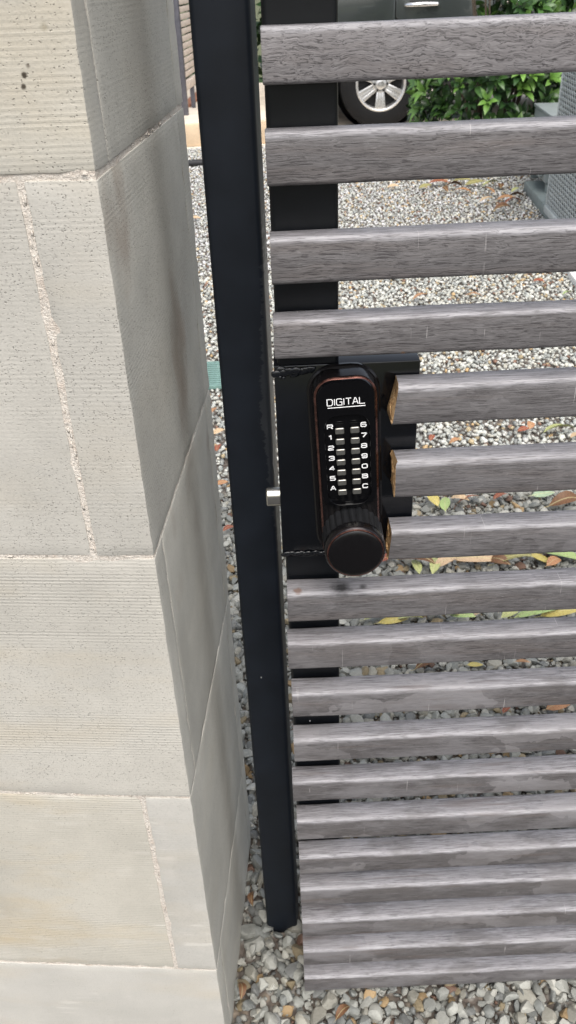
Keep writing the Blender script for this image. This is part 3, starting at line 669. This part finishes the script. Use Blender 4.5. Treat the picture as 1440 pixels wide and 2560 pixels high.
def stones(name, x0, x1, y0, y1, sp, smin, smax, protos, lift=0, frac=1., label=None, smooth=False, flat=.62, wedge=None, tone=1.):
    nx, ny = int((x1-x0)/sp), int((y1-y0)/sp)
    gx, gy = np.meshgrid(np.arange(nx), np.arange(ny)); x = x0+(gx.ravel()+RNG.random(nx*ny))*sp; y = y0+(gy.ravel()+RNG.random(nx*ny))*sp
    k = keep(x, y) & (RNG.random(len(x)) < frac)
    if wedge is not None: k &= (x < wedge(y)[1]) & (x > wedge(y)[0])
    x, y = x[k], y[k]; n = len(x)
    s = smin+(smax-smin)*RNG.random(n)**1.8
    z = .03*np.minimum(y, 6.8)+lift+RNG.normal(size=n)*.0022
    Rm = rotm(n); pid = RNG.integers(0, len(protos), n); ci = RNG.choice(len(PAL), n, p=PW/PW.sum())
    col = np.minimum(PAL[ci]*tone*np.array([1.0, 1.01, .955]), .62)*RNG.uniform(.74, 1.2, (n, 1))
    asp = np.stack([np.ones(n), RNG.uniform(.62, 1., n), RNG.uniform(.45, .8, n)], 1)*.5
    AV = []; AF = []; AC = []; base = 0
    for p, (V, F) in enumerate(protos):
        i = np.where(pid == p)[0]
        if not len(i): continue
        P = V[None]*asp[i][:, None, :]*s[i][:, None, None]
        P = np.einsum('nij,nvj->nvi', Rm[i], P); P[:, :, 2] *= flat+.2
        P += np.stack([x[i], y[i], z[i]], 1)[:, None]
        m_ = len(i); nv = len(V)
        AV.append(P.reshape(-1, 3)); AF.append((F[None]+(base+np.arange(m_)*nv)[:, None, None]).reshape(-1, 3)); base += m_*nv
        AC.append(np.repeat(col[i], nv, 0))
    AV = np.concatenate(AV); AF = np.concatenate(AF); AC = np.concatenate(AC)
    me = bpy.data.meshes.new(name); me.vertices.add(len(AV)); me.vertices.foreach_set('co', AV.astype('f').ravel())
    me.loops.add(AF.size); me.loops.foreach_set('vertex_index', AF.astype('i').ravel())
    me.polygons.add(len(AF)); me.polygons.foreach_set('loop_start', np.arange(0, AF.size, 3, dtype='i')); me.polygons.foreach_set('loop_total', np.full(len(AF), 3, 'i'))
    at = me.attributes.new('tint', 'FLOAT_COLOR', 'POINT'); at.data.foreach_set('color', np.c_[AC, np.ones(len(AC))].astype('f').ravel())
    if smooth: me.polygons.foreach_set('use_smooth', np.ones(len(AF), bool))
    me.materials.append(GRAVEL); me.update(calc_edges=True)
    if smooth: me.set_sharp_from_angle(angle=R_(26))
    o = put(name, me); tag(o, label, 'gravel', None, 'stuff'); return o
stones('gravel', -.45, 1.0, .35, 2.4, .0165, .020, .034, PEB, -.008, 1., 'grey crushed stone gravel lying around the gate foot', True, tone=.70)  # near layers use a low tone: shade around the gate put into the colour
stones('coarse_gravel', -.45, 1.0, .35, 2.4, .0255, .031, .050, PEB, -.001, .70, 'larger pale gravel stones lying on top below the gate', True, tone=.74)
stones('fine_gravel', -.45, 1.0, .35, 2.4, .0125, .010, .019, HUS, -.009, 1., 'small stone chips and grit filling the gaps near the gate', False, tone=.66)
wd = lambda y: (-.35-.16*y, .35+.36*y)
stones('middle_gravel', -1.4, 2.2, 2.4, 4.6, .0190, .018, .035, HUL, -.002, 1., 'grey gravel in the middle of the yard', False, wedge=wd, tone=1.36)  # higher tone: brighter light of the open yard put into the colour
stones('far_gravel', -1.9, 2.7, 4.6, 8.30, .0205, .018, .034, HUS, -.001, 1., 'pale grey gravel far back towards the driveway', False, wedge=wd, tone=1.6)  # highest tone, again open-yard brightness carried by the stone colour
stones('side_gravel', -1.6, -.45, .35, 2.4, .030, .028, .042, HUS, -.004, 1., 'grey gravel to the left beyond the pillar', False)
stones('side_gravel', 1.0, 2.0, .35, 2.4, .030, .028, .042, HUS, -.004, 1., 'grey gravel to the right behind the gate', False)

# ------------------------------------------------------------------ leaf shapes
def leaf_mesh(name, mat, L=1., wd=.34, fold=.12, curl=.15, n=6, stalk=True):
    V = []; F = []
    for k in range(n+1):
        t = k/n; w_ = wd*.5*math.sin(PI*min(1, t**.85))**.8 if 0 < t < 1 else .004
        zc = -curl*(t-.5)**2*4*.25+curl*.25
        V += [(t*L, -w_*L, (zc+fold*w_)*L), (t*L, 0, zc*L), (t*L, w_*L, (zc+fold*w_)*L)]
    for k in range(n):
        a = k*3; F += [(a, a+3, a+4, a+1), (a+1, a+4, a+5, a+2)]
    if stalk:
        s = len(V); V += [(-.14*L, -.006*L, 0), (-.14*L, .006*L, 0), (.02*L, .010*L, V[1][2]), (.02*L, -.010*L, V[1][2])]; F.append((s, s+3, s+2, s+1))
    return mesh_from(V, F, name, True, [mat])
# fallen leaves: (x, y, length, colour, turn, curl)
FL = [(1.004,2.705,.110,'lime',12,.2,'slender lime leaf with raised tip, lying on gravel seen between the upper sawn slats'),
(.511,2.266,.080,'green',80,.1,'pale green leaf standing on edge by the yellow leaf near the lock'),(.475,2.285,.060,'yellow',110,.3,'small yellow leaf beside a pale green one near the lock box'),
(.833,2.297,.070,'sage',8,.1,'sage green leaf at the gravel below the sixth slat'),(.883,2.237,.100,'brown',15,.5,'dark brown curled leaf at the right edge below the sage one'),
(.592,2.273,.075,'rust',10,.3,'rust red strip of leaf right of the pale green leaf'),
(.420,1.950,.075,'lime',75,.25,'lime leaf with cut tip, right of the knob'),(.375,1.965,.095,'brown',-20,.5,'brown curled leaf just right of the knob'),(.368,1.945,.055,'lime',100,.2,'lime leaf lying over the brown curled leaf'),
(.655,1.955,.110,'olive',10,.3,'olive leaf, long and curled, under the lowest sawn slat'),(.545,1.968,.120,'tan',-8,.2,'tan leaf, long and flat, left of the olive one'),(.735,1.965,.060,'yellow',-50,.1,'pale yellow leaf tip between olive and green leaves'),
(.800,1.968,.130,'green',-28,.1,'broad green leaf at the right under the lowest sawn slat'),(.765,1.940,.050,'orange',30,.4,'orange brown scrap beside the broad green leaf'),
(.586,1.722,.050,'lime',20,.2,'small lime leaf in the narrow gap below the whole slat'),(.655,1.716,.110,'green',5,.15,'long green leaf in the narrow gap'),(.720,1.720,.100,'yellow',8,.15,'pale yellow leaf overlapping the long green one'),
(.235,1.735,.070,'lime',5,.1,'lime leaf at the left of the narrow gap'),(.275,1.725,.075,'yellow',12,.1,'yellow leaf at the left of the narrow gap'),(.350,1.730,.080,'orange',6,.2,'orange leaf in the middle of the narrow gap'),(.420,1.728,.075,'olive',-10,.4,'olive leaf in the middle of the narrow gap'),(.460,1.722,.06,'green',-22,.2,'green leaf right of the olive one in the narrow gap'),
(.455,1.543,.036,'yellow',0,.1,'bright yellow leaf scrap on gravel two gaps below the lock'),(.345,1.546,.075,'brown',14,.5,'dark brown curled leaf two gaps below the lock'),(.574,1.544,.034,'orange',-10,.2,'orange leaf scrap two gaps below the lock'),
(.620,1.393,.055,'orange',8,.4,'orange brown curled leaf in the lowest open gap'),(.690,1.395,.035,'brown',20,.4,'brown scrap in the lowest open gap'),(.50,1.395,.03,'rust',40,.3,'rusty scrap in the lowest open gap, left of the orange curled leaf'),
(.616,2.656,.040,'orange',20,.3,'orange scrap below the uppermost sawn slat, near its cut end'),(.540,2.690,.036,'rust',60,.4,'rusty scrap nearest the lock box below the uppermost sawn slat'),(.879,2.722,.042,'rust',10,.3,'rusty scrap below the uppermost sawn slat, left of the slender lime leaf'),(.910,2.75,.045,'orange',70,.4,'orange scrap between a rusty scrap and the slender lime leaf'),(1.051,2.665,.045,'tan',30,.3,'tan scrap right of the slender lime leaf'),
(1.360,4.279,.055,'rust',-12,.2,'rusty leaf on gravel nearest the white paver'),(1.166,4.084,.075,'tan',-5,.1,'tan leaf, oval and flat, on gravel in the third gap'),(1.445,4.073,.05,'green',20,.2,'small green leaf by the white paver'),(.72,4.10,.08,'orange',15,.4,'orange curled leaf on gravel above the fourth slat'),(.98,4.09,.085,'orange',-15,.4,'second orange curled leaf, right of the first, above the fourth slat'),(1.21,4.42,.06,'brown',60,.4,'brown leaf behind the tan oval leaf in the third gap'),
(1.211,6.40,.14,'rust',-15,.3,'rusty red leaf at the left end of the litter under the shrub'),(1.299,6.276,.12,'brown',10,.4,'brown leaf beside the rusty red one left in the shrub litter'),(1.46,6.34,.13,'olive',5,.2,'olive leaf in the middle of the litter under the shrub'),(1.70,6.10,.11,'lime',40,.3,'yellow green leaf at the corner of the grey pad'),(1.60,5.80,.12,'rust',20,.4,'rusty red curled leaf in front of the grey pad corner'),(1.66,5.93,.11,'brown',-20,.4,'brown leaf touching the left edge of the grey pad'),(1.58,5.90,.12,'orange',0,.3,'orange leaf left of the brown one by the grey pad'),(1.44,5.86,.10,'tan',12,.3,'tan leaf on open gravel left of the grey pad'),(1.333,6.156,.11,'orange',-30,.3,'orange leaf in front of the left half of the shrub litter'),(1.50,5.66,.12,'brown',15,.4,'brown leaf nearest the gate among the litter by the pad'),(1.10,6.31,.10,'olive',25,.2,'olive leaf alone on gravel left of the shrub litter'),(1.56,6.28,.12,'lime',20,.2,'yellow green leaf at the right of the litter under the shrub'),(1.38,6.42,.13,'olive',-40,.2,'olive leaf deep under the left of the shrub'),(1.29,6.45,.12,'tan',60,.3,'tan leaf deep under the left edge of the shrub'),(1.62,6.25,.12,'brown',80,.3,'brown leaf right of the yellow green leaf under the shrub'),(1.5,6.1,.11,'orange',130,.3,'orange leaf in the middle at the front of the shrub litter'),(1.22,6.2,.1,'brown',100,.3,'brown leaf at the front left of the shrub litter'),(.876,6.349,.08,'tan',0,.2,'lone tan leaf far left on gravel below the second slat'),
(.455,1.955,.070,'tan',25,.4,'tan curled leaf next to the lime leaf right of the knob'),(.610,1.950,.060,'brown',-35,.5,'brown curled leaf between tan and olive leaves'),(.300,1.985,.060,'rust',15,.4,'rusty scrap just right of the round knob'),(.320,1.725,.060,'lime',-8,.2,'lime leaf between yellow and orange leaves in the narrow gap'),(.520,1.722,.070,'tan',8,.3,'tan leaf in the middle of the narrow gap'),(.560,2.280,.055,'tan',-30,.4,'tan leaf right of the pale green leaf on edge'),(.700,2.290,.060,'rust',20,.4,'second rust red strip of leaf, right of the first'),
(-.256,2.978,.050,'orange',50,.4,'orange leaf scrap in the strip between pillar and post, below the green grate'),(-.236,2.80,.045,'tan',20,.3,'tan scrap left of the post, below the orange scrap'),(-.232,2.69,.045,'rust',80,.3,'rusty scrap left of the post, below the tan scrap'),(-.177,2.178,.040,'rust',30,.4,'lowest rusty scrap in the strip left of the post'),(-.506,5.745,.07,'tan',10,.2,'tan leaf between pillar and post, above the green grate'),(-.211,2.449,.04,'orange',10,.2,'orange scrap left of the post between two rusty scraps'),
(-.092,.95,.026,'brown',82,.7,'dry brown scrap in the corner where pillar meets gravel'),(-.116,.78,.028,'brown',97,.7,'dry brown scrap against the foot of the stone pillar'),(.06,.735,.030,'brown',40,.7,'brown curled scrap on gravel under the lower gate corner')]
cache = {}
for (x, y, L, c, turn, curl, lab) in FL:
    y -= .0115*y
    key = (c, curl, .30 if L > .06 else .42); L *= 1.15
    if key not in cache: cache[key] = leaf_mesh('fallen_leaf', DL[c], 1., 1.15*key[2]*random.uniform(.9, 1.15), random.uniform(-.1, .5), curl*2.2)
    o = put('fallen_leaf', cache[key], None, (x-L*.5*math.cos(R_(turn)), y-L*.5*math.sin(R_(turn)), gz(y)+.019+random.uniform(0, .005)), (R_(random.uniform(-25, 25)), R_(random.uniform(-10, 4)), R_(turn)))
    o.scale = (L, L, L)
    word = {'orange': 'orange', 'rust': 'rusty red', 'brown': 'brown', 'tan': 'tan', 'olive': 'olive', 'lime': 'lime', 'green': 'green'}.get(c, c)
    where = 'under the shrub and beside the grey pad' if (y > 5.5 and x > .9) else 'among the gravel stones'
    tag(o, lab or f'small {word} dried leaf {where}', 'leaf', 'fallen leaves on the gravel')

# ------------------------------------------------------------------ drain grate, drain pipe, step, fence
gr = tag(empty('drain_grate', (-.285, 3.31, gz(3.31)+.006)), 'green plastic drain grate with narrow bars, half covered by gravel', 'drain grate')
box('rim', -.115, .115, -.13, -.12, -.01, .006, GREENP, gr, .001); box('rim', -.115, .115, .12, .13, -.01, .006, GREENP, gr, .001)
box('rim', -.125, -.115, -.13, .13, -.01, .006, GREENP, gr, .001); box('rim', .115, .125, -.13, .13, -.01, .006, GREENP, gr, .001)
b0 = box('bar', -.114, .114, -.0055, .0055, -.008, .005, GREENP, gr)
for k in range(11):
    o = b0 if k == 0 else put('bar', b0.data, gr); o.location = (0, -.108+.0216*k, 0)
pr_ = []; pv = []
for k in range(61):
    pv.append((-1.35+k*.0165, 7.42+.05*math.sin(k*.07), gz(7.4)+.022+.004*math.sin(k*.3))); pr_.append(.030 if k % 2 else .025)
tag(tube('drain_pipe', pv, pr_, PIPEM, None, 12), 'black corrugated drain pipe lying on gravel behind the post', 'pipe')
stp = tag(box('concrete_step', -2.6, .28, 8.36, 11.5, .206, .402, TANC, bev=.012), 'tan concrete step with a bright top at the far left', 'step')
bm = bmesh.new(); box_bm(bm, -2.58, .26, 8.375, 11.48, .4022, .4062); put('paving', bm_mesh(bm, 'paving', CONC), stp)
fen = tag(empty('slat_fence', (-.80, 8.90, .407), -A*1.0), 'pale slatted timber fence with a dark frame at far left behind the pillar', 'fence')
box('fence_post', -.03, .03, -.03, .03, .0, 1.55, FENCEF, fen, .003)
box('fence_post', -.03, .03, 2.4, 2.46, .0, 1.55, FENCEF, fen, .003)
box('bottom_rail', -.022, .022, .03, 2.4, .20, .275, FENCEW, fen, .003)
fs = box('slat', -.011, .011, .032, 2.40, -.0225, .0225, FENCEW, fen, .002)
for k in range(20):
    o = fs if k == 0 else put('slat', fs.data, fen); o.location = (0, 0, .33+.0600*k)
for yy in (.5, 1.15, 1.8): box('foot', -.02, .02, yy, yy+.05, .0, .198, FENCEF, fen, .002)
ke = tag(empty('brick_edging', (-.80, 8.9, .407), -A), 'low red brick edging under the far slatted fence', 'edging')
kb_ = box('brick', -.05, .05, .005, .195, 0, .03, BRICKRED, ke, .004)
for k in range(12):
    o = kb_ if k == 0 else put('brick', kb_.data, ke); o.location = (-.09, .55+.2*k, 0)

# ------------------------------------------------------------------ paver, pad, air conditioner, grey box
tag(box('white_paver', 0, .9, -.85, 0, -.02, .035, PAVER, None, .006, 2, (1.552, 4.40, gz(4.3)-.005), (0, 0, -A)), 'white concrete paver at the right edge beside the gravel', 'paver')
tag(box('equipment_pad', 0, 1.2, -.95, 0, -.02, .055, PADM, None, .012, 2, (1.782, 6.16, gz(6.2)), (0, 0, -A)), 'grey composite pad under the air conditioner', 'pad')
acz = gz(5.6)+.056
ac = tag(empty('air_conditioner', (1.690, 5.33, acz), -A), 'grey air conditioner cabinet with a mesh of slot holes', 'air conditioner')
DX, DYY, HH = .86, -.86, .86
box('base_pan', -.006, DX, DYY, .006, .0, .045, ACM, ac, .006)
box('top_cover', -.012, DX+.01, DYY-.01, .012, HH, HH+.05, ACM, ac, .012)
box('corner_post', -.001, .018, -.018, .001, .045, HH, ACM, ac, .004); box('corner_post', -.001, .018, DYY, DYY+.018, .045, HH, ACM, ac, .004)
box('coil', .022, DX-.02, DYY+.02, -.02, .045, HH, ACD, ac)
def grille(u0, u1, z0, z1, pu, pz, fun):
    V = []; F = []; nz = int((z1-z0)/pz)
    for r in range(nz):
        sh = (r % 2)*pu/2
        nu = int((u1-u0-sh)/pu)
        for c in range(nu):
            a = u0+sh+c*pu; b = z0+r*pz; s = len(V)
            ring = []
            for k in range(12):
                q = 2*PI*k/12; V.append(fun(a+pu/2+math.cos(q)*pu*.43, b+pz/2+math.sin(q)*pz*.39, 0))
            for k in range(12):
                q = 2*PI*k/12; V.append(fun(a+pu/2+math.cos(q)*pu*.43, b+pz/2+math.sin(q)*pz*.39, .006))
            for k in range(12):
                q = 2*PI*k/12; cx, sx = math.cos(q), math.sin(q); mx = max(abs(cx), abs(sx)); V.append(fun(a+pu/2+cx/mx*pu/2, b+pz/2+sx/mx*pz/2, 0))
            for k in range(12):
                k2 = (k+1) % 12
                F.append((s+24+k, s+24+k2, s+k2, s+k)); F.append((s+k, s+k2, s+12+k2, s+12+k))
    return V, F
V, F = grille(.018, .842, .05, HH-.005, .0560, .0260, lambda u, z, d: (d+.001, -u, z))
put('grille', fixn(mesh_from(V, F, 'grille', False, [ACM]), 30), ac)
V, F = grille(.02, .84, .05, HH-.005, .0560, .0260, lambda u, z, d: (u, DYY+.001+d, z))
put('grille', fixn(mesh_from(V, F, 'grille', False, [ACM]), 30), ac)
ub = tag(empty('utility_box', (1.81, 5.90, gz(6)+.055), -A), 'smaller grey metal box raised on feet left of the air conditioner', 'metal box')
box('case', 0, .55, -.16, .42, .07, .46, UBOX, ub, .012); box('lid', -.008, .558, -.168, .428, .461, .480, UBOX, ub, .005)
for (a, b) in ((.02, -.14), (.02, .36), (.48, -.14), (.48, .36)): box('foot', a, a+.05, b, b+.05, 0, .069, PADM, ub, .004)
box('conduit_cover', -.035, -.001, -.10, .10, .10, .20, UBOX, ub, .006)

# ------------------------------------------------------------------ shrub
shr = tag(empty('leafy_shrub', (1.72, 6.95, gz(6.95))), 'dense green shrub with glossy leaves between the vehicle and air conditioner', 'shrub')
SLf = [leaf_mesh('leaf', mm, 1., .38, .35, .5, 4) for mm in (LF_D, LF_M, LF_B)]
prng = random.Random(4)
clusters = []
for k in range(720):
    while True:
        a = prng.uniform(0, 2*PI); rr = prng.uniform(.35, 1)**.5; z = prng.uniform(.22, 1.75)
        bulge = .62*(1-.25*abs(z-.8)); 
        x = math.cos(a)*rr*bulge*1.12; y = math.sin(a)*rr*bulge*.85
        if z < .45 and prng.random() < .45: continue
        if x < -.60+.55*max(0., min(1., (z-.62)/.30)) : continue
        break
    out = Vector((math.cos(a)*rr, math.sin(a)*rr, .55)).normalized()
    clusters.append((Vector((x, y, z)), out, rr))
leaves = []
for (c, out, rr) in clusters:
    nl = prng.randint(4, 7); ax = out.orthogonal().normalized(); bx = out.cross(ax); ph = prng.uniform(0, 6.28)
    young = prng.random() < (.30 if rr > .8 else .04)
    for q in range(nl):
        t = ph+q*2.4; spread = prng.uniform(.5, 1.25)
        d = (out*math.cos(spread)+(ax*math.cos(t)+bx*math.sin(t))*math.sin(spread)).normalized()
        d.z -= prng.uniform(0, .25); d.normalize()
        upv = (out-d*out.dot(d)).normalized() if (out-d*out.dot(d)).length > .05 else d.orthogonal()
        yv = upv.cross(d).normalized(); M4 = Matrix((d, yv, d.cross(yv))).transposed().to_4x4(); M4.translation = c+d*.012
        L = prng.uniform(.085, .14)*(1.0 if not young else .95)
        leaves.append((M4 @ Matrix.Diagonal((L, L, L, 1)), 2 if young else (1 if prng.random() < (.45 if rr > .7 else .15) else 0), c))
leaves.sort(key=lambda q: (q[2].y*1.0+abs(q[2].x+.1)*.3+abs(q[2].z-.75)*.35))
for (M4, mi, c) in leaves[:280]:
    o = put('leaf', SLf[mi], shr); o.matrix_local = M4
V = []; F = []; FM = []
for (M4, mi, c) in leaves[280:]:
    s = len(V); me = SLf[mi]
    V += [M4 @ v.co for v in me.vertices]; F += [tuple(s+i for i in p.vertices) for p in me.polygons]; FM += [mi]*len(me.polygons)
tag(put('foliage', mesh_from(V, F, 'foliage', True, [LF_D, LF_M, LF_B], FM), shr), kind='stuff')
for k in range(16):
    a = prng.uniform(0, 6.28); r1 = prng.uniform(.2, .5); h = prng.uniform(.8, 1.6)
    tube('stem', [(math.cos(a)*.08, math.sin(a)*.06, -.02), (math.cos(a)*r1*.5, math.sin(a)*r1*.4, h*.5), (math.cos(a)*r1, math.sin(a)*r1*.8, h)], [.014, .010, .004], BARK, shr, 6)

# ------------------------------------------------------------------ parked vehicle
car = tag(empty('parked_car', (1.097, 8.945, .205)), 'dark grey green off road car with silver six spoke wheels parked side on', 'car')
WR = .395; WB = 2.79; AR = .455
def arch(cx, x_from, x_to, zl):
    P = []
    a0 = math.acos(max(-1, min(1, (x_from-cx)/AR))); a1 = math.acos(max(-1, min(1, (x_to-cx)/AR)))
    for k in range(13):
        a = a0+(a1-a0)*k/12; P.append((cx+AR*math.cos(a), WR+.02+AR*math.sin(a)))
    return [p for p in P if p[1] >= zl-.001]
ZL = .44
def slab(name, poly, y0, y1, mat, parent, bev=0.0):
    n = len(poly); V = [(x, y0, z) for x, z in poly]+[(x, y1, z) for x, z in poly]
    F = [tuple(range(n))[::-1], tuple(range(n, 2*n))]+[(k, (k+1) % n, n+(k+1) % n, n+k) for k in range(n)]
    me = mesh_from(V, F, name, False, [mat]); bm = bmesh.new(); bm.from_mesh(me); bmesh.ops.recalc_face_normals(bm, faces=bm.faces)
    if bev:
        es = [e for e in bm.edges if abs(e.verts[0].co.y-e.verts[1].co.y) < 1e-5]
        bmesh.ops.bevel(bm, geom=es, offset=bev, segments=3, profile=.5, affect='EDGES')
    bmesh.ops.triangulate(bm, faces=[f for f in bm.faces if len(f.verts) > 4])
    bm.to_mesh(me); bm.free(); me.polygons.foreach_set('use_smooth', [True]*len(me.polygons)); me.set_sharp_from_angle(angle=R_(35))
    return put(name, me, parent)
body = [(-.92, ZL+.05)]+arch(0, -AR, AR, ZL)+arch(WB, WB-AR, WB+AR, ZL)+[(3.62, ZL), (3.78, .60), (3.76, .85), (3.66, 1.06), (2.55, 1.20), (2.3, 1.22), (-.80, 1.24), (-.90, 1.05), (-.97, .75)]
CARW = 1.88
slab('body', body, .035, CARW-.03, CARP, car, .02)
def panel(name, poly): return slab(name, poly, .004, .038, CARP, car, .010)
ZT = 1.215
panel('rear_quarter_panel', [(-.90, ZL+.06)]+arch(0, -AR, .20, ZL)+[(.113, .94), (.113, ZT), (-.80, ZT), (-.88, 1.04), (-.94, .75)])
rd = panel('rear_door', [(.121, .945)]+[(.30, .80)]+[p for p in arch(0, .33, AR, ZL)]+[(.50, ZL), (1.02, ZL), (1.02, ZT), (.121, ZT)])
fd = panel('front_door', [(1.028, ZL), (2.02, ZL), (2.10, ZT), (1.028, ZT)])
panel('front_wing', [(2.03, ZL)]+arch(WB, WB-AR, WB+AR, ZL)+[(3.58, ZL+.02), (3.70, .62), (3.66, .86), (3.56, 1.03), (2.55, 1.17), (2.11, ZT)])
for d_, hx in ((rd, .36), (fd, 1.30)):
    V, F = tube_pts([(hx-.150, .004, 1.035), (hx-.135, -.030, 1.038), (hx, -.040, 1.040), (hx+.135, -.030, 1.038), (hx+.150, .004, 1.035)], [.016, .018, .019, .018, .016], 10)
    put('handle', fixn(mesh_from(V, F, 'handle', True, [CHROMET]), 50), d_)
    box('handle_recess', hx-.11, hx+.11, -.0005, .0035, 1.045, 1.075, CARDK, d_, .001)
slab('trim_strip', [(-.80, 1.222), (2.2, 1.222), (2.2, 1.236), (-.80, 1.236)], .0, .03, CHROMET, car)
gh = [(-.78, 1.235), (2.18, 1.22), (1.55, 1.74), (-.60, 1.78)]
n = len(gh)
V = [(x, .05+(.17 if z > 1.5 else 0), z) for x, z in gh]+[(x, CARW-.05-(.17 if z > 1.5 else 0), z) for x, z in gh]
put('cabin', mesh_from(V, [tuple(range(n))[::-1], tuple(range(n, 2*n))]+[(k, (k+1) % n, n+(k+1) % n, n+k) for k in range(n)], 'cabin', False, [CARP]), car)
for (xa, xb) in ((-.55, .08), (.14, .95), (1.02, 1.75)):
    xt = min(xb, 1.75-.42*1.0) if xb > 1.5 else xb
    V = []
    for off in (-.006, .02):
        for (x, z) in ((xa, 1.28), (xb, 1.28), (xt-.05, 1.68), (xa+.04, 1.70)):
            V.append((x, .05+.17*(z-1.235)/.52+off, z))
    put('window', mesh_from(V, [(0, 1, 2, 3), (7, 6, 5, 4), (0, 4, 5, 1), (1, 5, 6, 2), (2, 6, 7, 3), (3, 7, 4, 0)], 'window', False, [GLASS]), car)
slab('sill', [(.47, .36), (WB-.47, .36), (WB-.47, ZL+.01), (.47, ZL+.01)], .03, CARW-.03, CARDK, car, .015)
slab('underbody', [(-.7, .30), (3.4, .30), (3.4, .50), (-.7, .50)], .30, CARW-.30, CARDK, car)
slab('rear_bumper', [(-1.02, .46), (-.50, .46), (-.52, .70), (-1.0, .72)], .01, CARW-.01, CARDK, car, .03)
for cx in (0, WB):  # wheel housings
    V, F = lathe_y([(AR-.004, .05), (AR-.004, .60), (.02, .60)], 32, cx, WR+.02); put('wheel_housing', fixn(mesh_from(V, F, 'wheel_housing', True, [CARDK])), car)
def wheel(cx, cy, flip):
    wb = empty('wheel', (cx, cy, WR)); wb.parent = car
    if flip: wb.rotation_euler = (0, 0, PI)
    RR = .243
    V, F = lathe_y([(RR, .015), (RR+.012, .0), (RR+.06, -.004), (.355, .012), (.385, .030), (.394, .060), (.395, .20), (.385, .235), (.33, .25), (RR, .24)], 56)
    put('tyre', fixn(mesh_from(V, F, 'tyre', True, [RUBBER])), wb)
    V, F = lathe_y([(RR+.002, .018), (RR, .006), (RR-.012, .002), (RR-.022, .012), (RR-.028, .05), (RR-.035, .20)], 56)
    rim = put('rim', fixn(mesh_from(V, F, 'rim', True, [ALLOY])), wb)
    V, F = lathe_y([(.001, .110), (RR-.03, .110)], 40); put('brake_disc', fixn(mesh_from(V, F, 'brake_disc', True, [CARDK])), wb)
    sp = None
    for k in range(6):
        if sp is None:
            bm = bmesh.new()
            # a broad spoke widening to the rim with a sunk middle
            P = [(.050, -.036, .030), (.050, .036, .030), (RR-.014, .068, .010), (RR-.014, -.068, .010)]
            def quadprism(Q, th):
                vs = [bm.verts.new((a, y, b)) for a, b, y in Q]+[bm.verts.new((a, y+th, b)) for a, b, y in Q]
                for f in ((0, 1, 2, 3), (7, 6, 5, 4), (0, 4, 5, 1), (1, 5, 6, 2), (2, 6, 7, 3), (3, 7, 4, 0)): bm.faces.new([vs[i] for i in f])
            quadprism([(.045, -.034, .030), (.045, -.008, .030), (RR-.012, -.016, .012), (RR-.012, -.054, .012)], .05)
            quadprism([(.045, .008, .030), (.045, .034, .030), (RR-.012, .054, .012), (RR-.012, .016, .012)], .05)
            quadprism([(.045, -.009, .035), (.045, .009, .035), (RR-.012, .017, .019), (RR-.012, -.017, .019)], .04)
            bmesh.ops.recalc_face_normals(bm, faces=bm.faces)
            bmesh.ops.bevel(bm, geom=bm.edges[:], offset=.003, segments=2, profile=.5, affect='EDGES')
            me = bm_mesh(bm, 'spoke', ALLOY, True, 35); sp = put('spoke', me, wb)
        else: sp = put('spoke', sp.data, wb)
        sp.rotation_euler = (0, R_(60*k+30), 0)
    V, F = lathe_y([(.075, .075), (.075, .024), (.070, .020), (.050, .020), (.048, .010), (.040, .005), (.001, .004)], 40)
    hub = put('hub', fixn(mesh_from(V, F, 'hub', True, [ALLOY])), wb)
    V, F = lathe_y([(.026, .003), (.026, .001), (.022, .001), (.022, .003)], 32)
    for q in range(len(V)): V[q] = (V[q][0], V[q][1], V[q][2]*.7)
    put('emblem', fixn(mesh_from(V, F, 'emblem', True, [PEWTER])), hub)
    lg = None
    for k in range(6):
        a = R_(60*k)
        if lg is None:
            V, F = lathe_y([(.012, .04), (.012, .012), (.009, .006), (.001, .006)], 12); lg = put('lug_nut', fixn(mesh_from(V, F, 'lug_nut', True, [CARDK])), wb)
        else: lg = put('lug_nut', lg.data, wb)
        lg.location = (.063*math.cos(a), 0, .063*math.sin(a))
for cx in (0, WB): wheel(cx, .0, False); wheel(cx, CARW, True)
slab('windscreen', [(1.60, 1.70), (2.14, 1.25), (2.16, 1.25), (1.62, 1.70)], .20, CARW-.20, GLASS, car)

# ------------------------------------------------------------------ hedge beyond the driveway
hr = np.random.default_rng(5); n = 9000
hx = hr.uniform(-9, 12, n); hz = hr.uniform(0, 2.6, n); hy = 14.2+hr.uniform(0, 1.3, n)
a = hr.normal(size=(n, 3)); a /= np.linalg.norm(a, axis=1)[:, None]; b = np.cross(a, hr.normal(size=(n, 3))); b /= np.linalg.norm(b, axis=1)[:, None]
c = np.stack([hx, hy, hz], 1); L = .13; Wd = .06
V = np.stack([c-a*L, c+b*Wd, c+a*L, c-b*Wd], 1).reshape(-1, 3); F = np.arange(n*4).reshape(-1, 4)
tag(put('far_hedge', mesh_from(V.tolist(), F.tolist(), 'far_hedge', False, [LF_D])), 'dark green hedge beyond the driveway behind the car', 'hedge', None, 'stuff')
